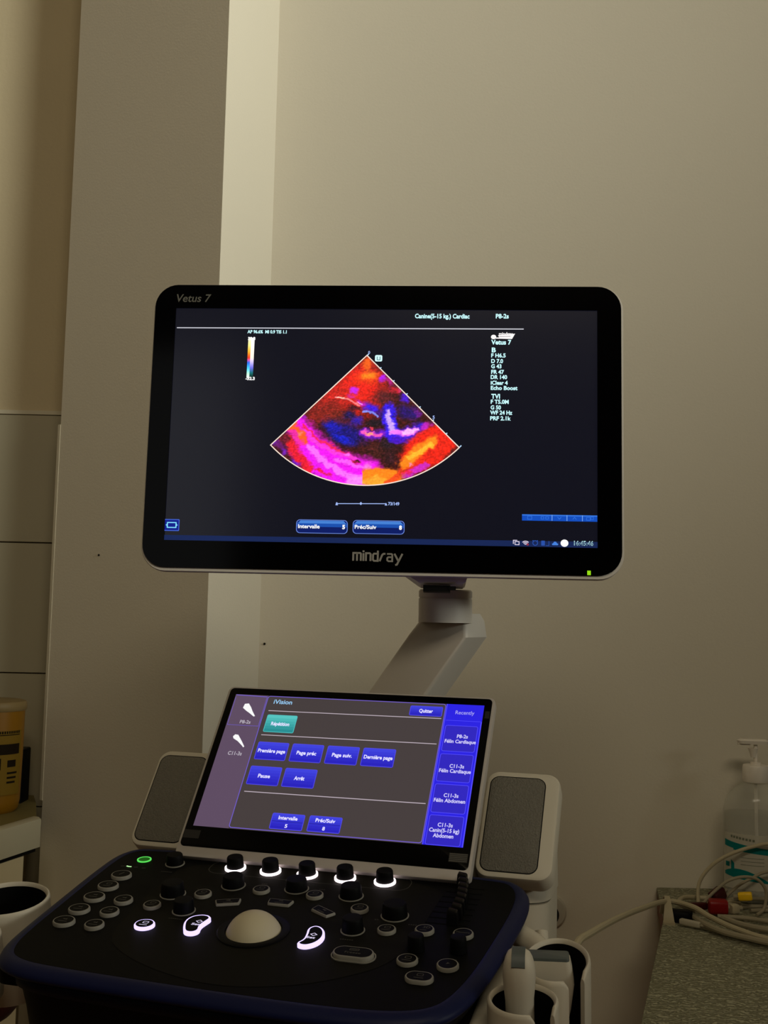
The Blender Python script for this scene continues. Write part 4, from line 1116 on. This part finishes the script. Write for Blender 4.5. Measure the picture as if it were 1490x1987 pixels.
cable([(0.575, 1.936, 0.768), (0.628, 1.944, 0.774), (0.70, 1.940, 0.772), (0.76, 1.93, 0.764)], 0.0034, CABLE, 'rearmost grey lead lying along the base of the pump bottle')
cable([(0.590, 1.922, 0.764), (0.644, 1.926, 0.766), (0.70, 1.918, 0.765)], 0.0034, CABLE, 'grey lead lying just behind the yellow plug')
cable([(0.628, 1.905, 0.764), (0.656, 1.91, 0.764), (0.70, 1.90, 0.764)], 0.0034, CABLE, 'short grey lead right of the yellow plug')
cable([(0.56, 1.862, 0.765), (0.60, 1.852, 0.766), (0.64, 1.830, 0.766), (0.70, 1.80, 0.764)], 0.0036, CABLE, 'dark-shadowed grey lead right of the red plug')
# plugs
def plug(name, mat, loc, rz, label, dims, ry=0, rx=0):
    t_ = thing(name, loc, (R(rx), R(ry), R(rz)), label, 'plug', 'plugs in the heap of leads')
    L_, w_, h_ = dims
    bb = MB(); bb.loft([[(x_, y_, z_) for y_, z_ in rrect(w_ * k, h_ * k, min(w_, h_) * .28 * k, 3)] for x_, k in ((-L_ / 2, .82), (-L_ / 2 + .002, 1), (L_ / 2 - .003, 1), (L_ / 2, .86))])
    bb.build('shell', mat, t_)
    bb = MB(); bb.tube([(L_ / 2, 0, 0), (L_ / 2 + .008, 0, 0)], min(w_, h_) * .3, 8, 0, 2)
    bb.build('strain_relief', CABLE, t_)
    return t_
plug('lead_plug', REDM, (0.566, 1.880, 0.776), -8, 'bright red plug in the middle of the lead heap', (.030, .024, .024))
plug('lead_plug', DREDM, (0.575, 1.912, 0.786), 30, 'dark red plug leaning behind the bright red plug', (.026, .018, .022), -25)
plug('lead_plug', DREDM, (0.535, 1.895, 0.772), 15, 'flat dark red plug left of the bright red plug', (.036, .012, .012))
plug('lead_plug', YELP, (0.621, 1.91, 0.786), 160, 'bright yellow plug sticking out of the lead heap', (.022, .013, .014), 8)
plug('lead_plug', CABLE2, (0.590, 1.872, 0.775), 20, 'pale square plug right of the bright red plug', (.014, .014, .016))
plug('lead_plug', pbr('pale_barrel', (178, 170, 150), .5, .3), (0.500, 1.806, 0.768), -40, 'pale ribbed barrel plug at the front of the lead heap', (.034, .0095, .0095))
b = MB(); b.prism(rrect(.044, .026, .01, 5), 0, .018, 0, bev=.006)
tag(b.build('battery_pouch', BLACK, None, (0.493, 1.846, TZ), (0, 0, R(-16))), 'small black pouch beside the clip at the table corner', 'pouch')
# dog-bone clip holding the cable at the table corner
t = thing('cable_clip', (0.476, 1.858, TZ), (0, 0, R(-8)), 'pale dog-bone cable clip on the table corner', 'clip')
b = MB()
outl = [(-.009, -.030), (.009, -.028), (.0045, -.010), (.004, .010), (.0085, .030), (-.0075, .030), (-.004, .010), (-.0045, -.010)]
pl = chaikin(outl, 2)
arcz = lambda y: .004 + .034 * max(0, math.cos(y / .031 * math.pi / 2)) ** .7
tp_ = [(x, y, arcz(y) + .0015) for x, y in pl]; bt_ = [(x, y, arcz(y) - .0015) for x, y in pl]
n = 12; L_ = []
for k in range(n + 1):
    y = -.030 + .060 * k / n; hw = .0042 + .0045 * (abs(y) / .030) ** 2; zz = .0015 + .034 * math.cos(y / .030 * math.pi / 2) ** .8
    L_.append([(-hw, y, zz - .0014), (hw, y, zz - .0014), (hw, y, zz + .0014), (-hw, y, zz + .0014)])
b = MB(); b.loft(L_)
b.build('strap', CABLE2, t)
b = MB(); b.box(-.009, .009, -.036, -.028, 0.0, .0035)
b.build('tab', CABLE2, t)
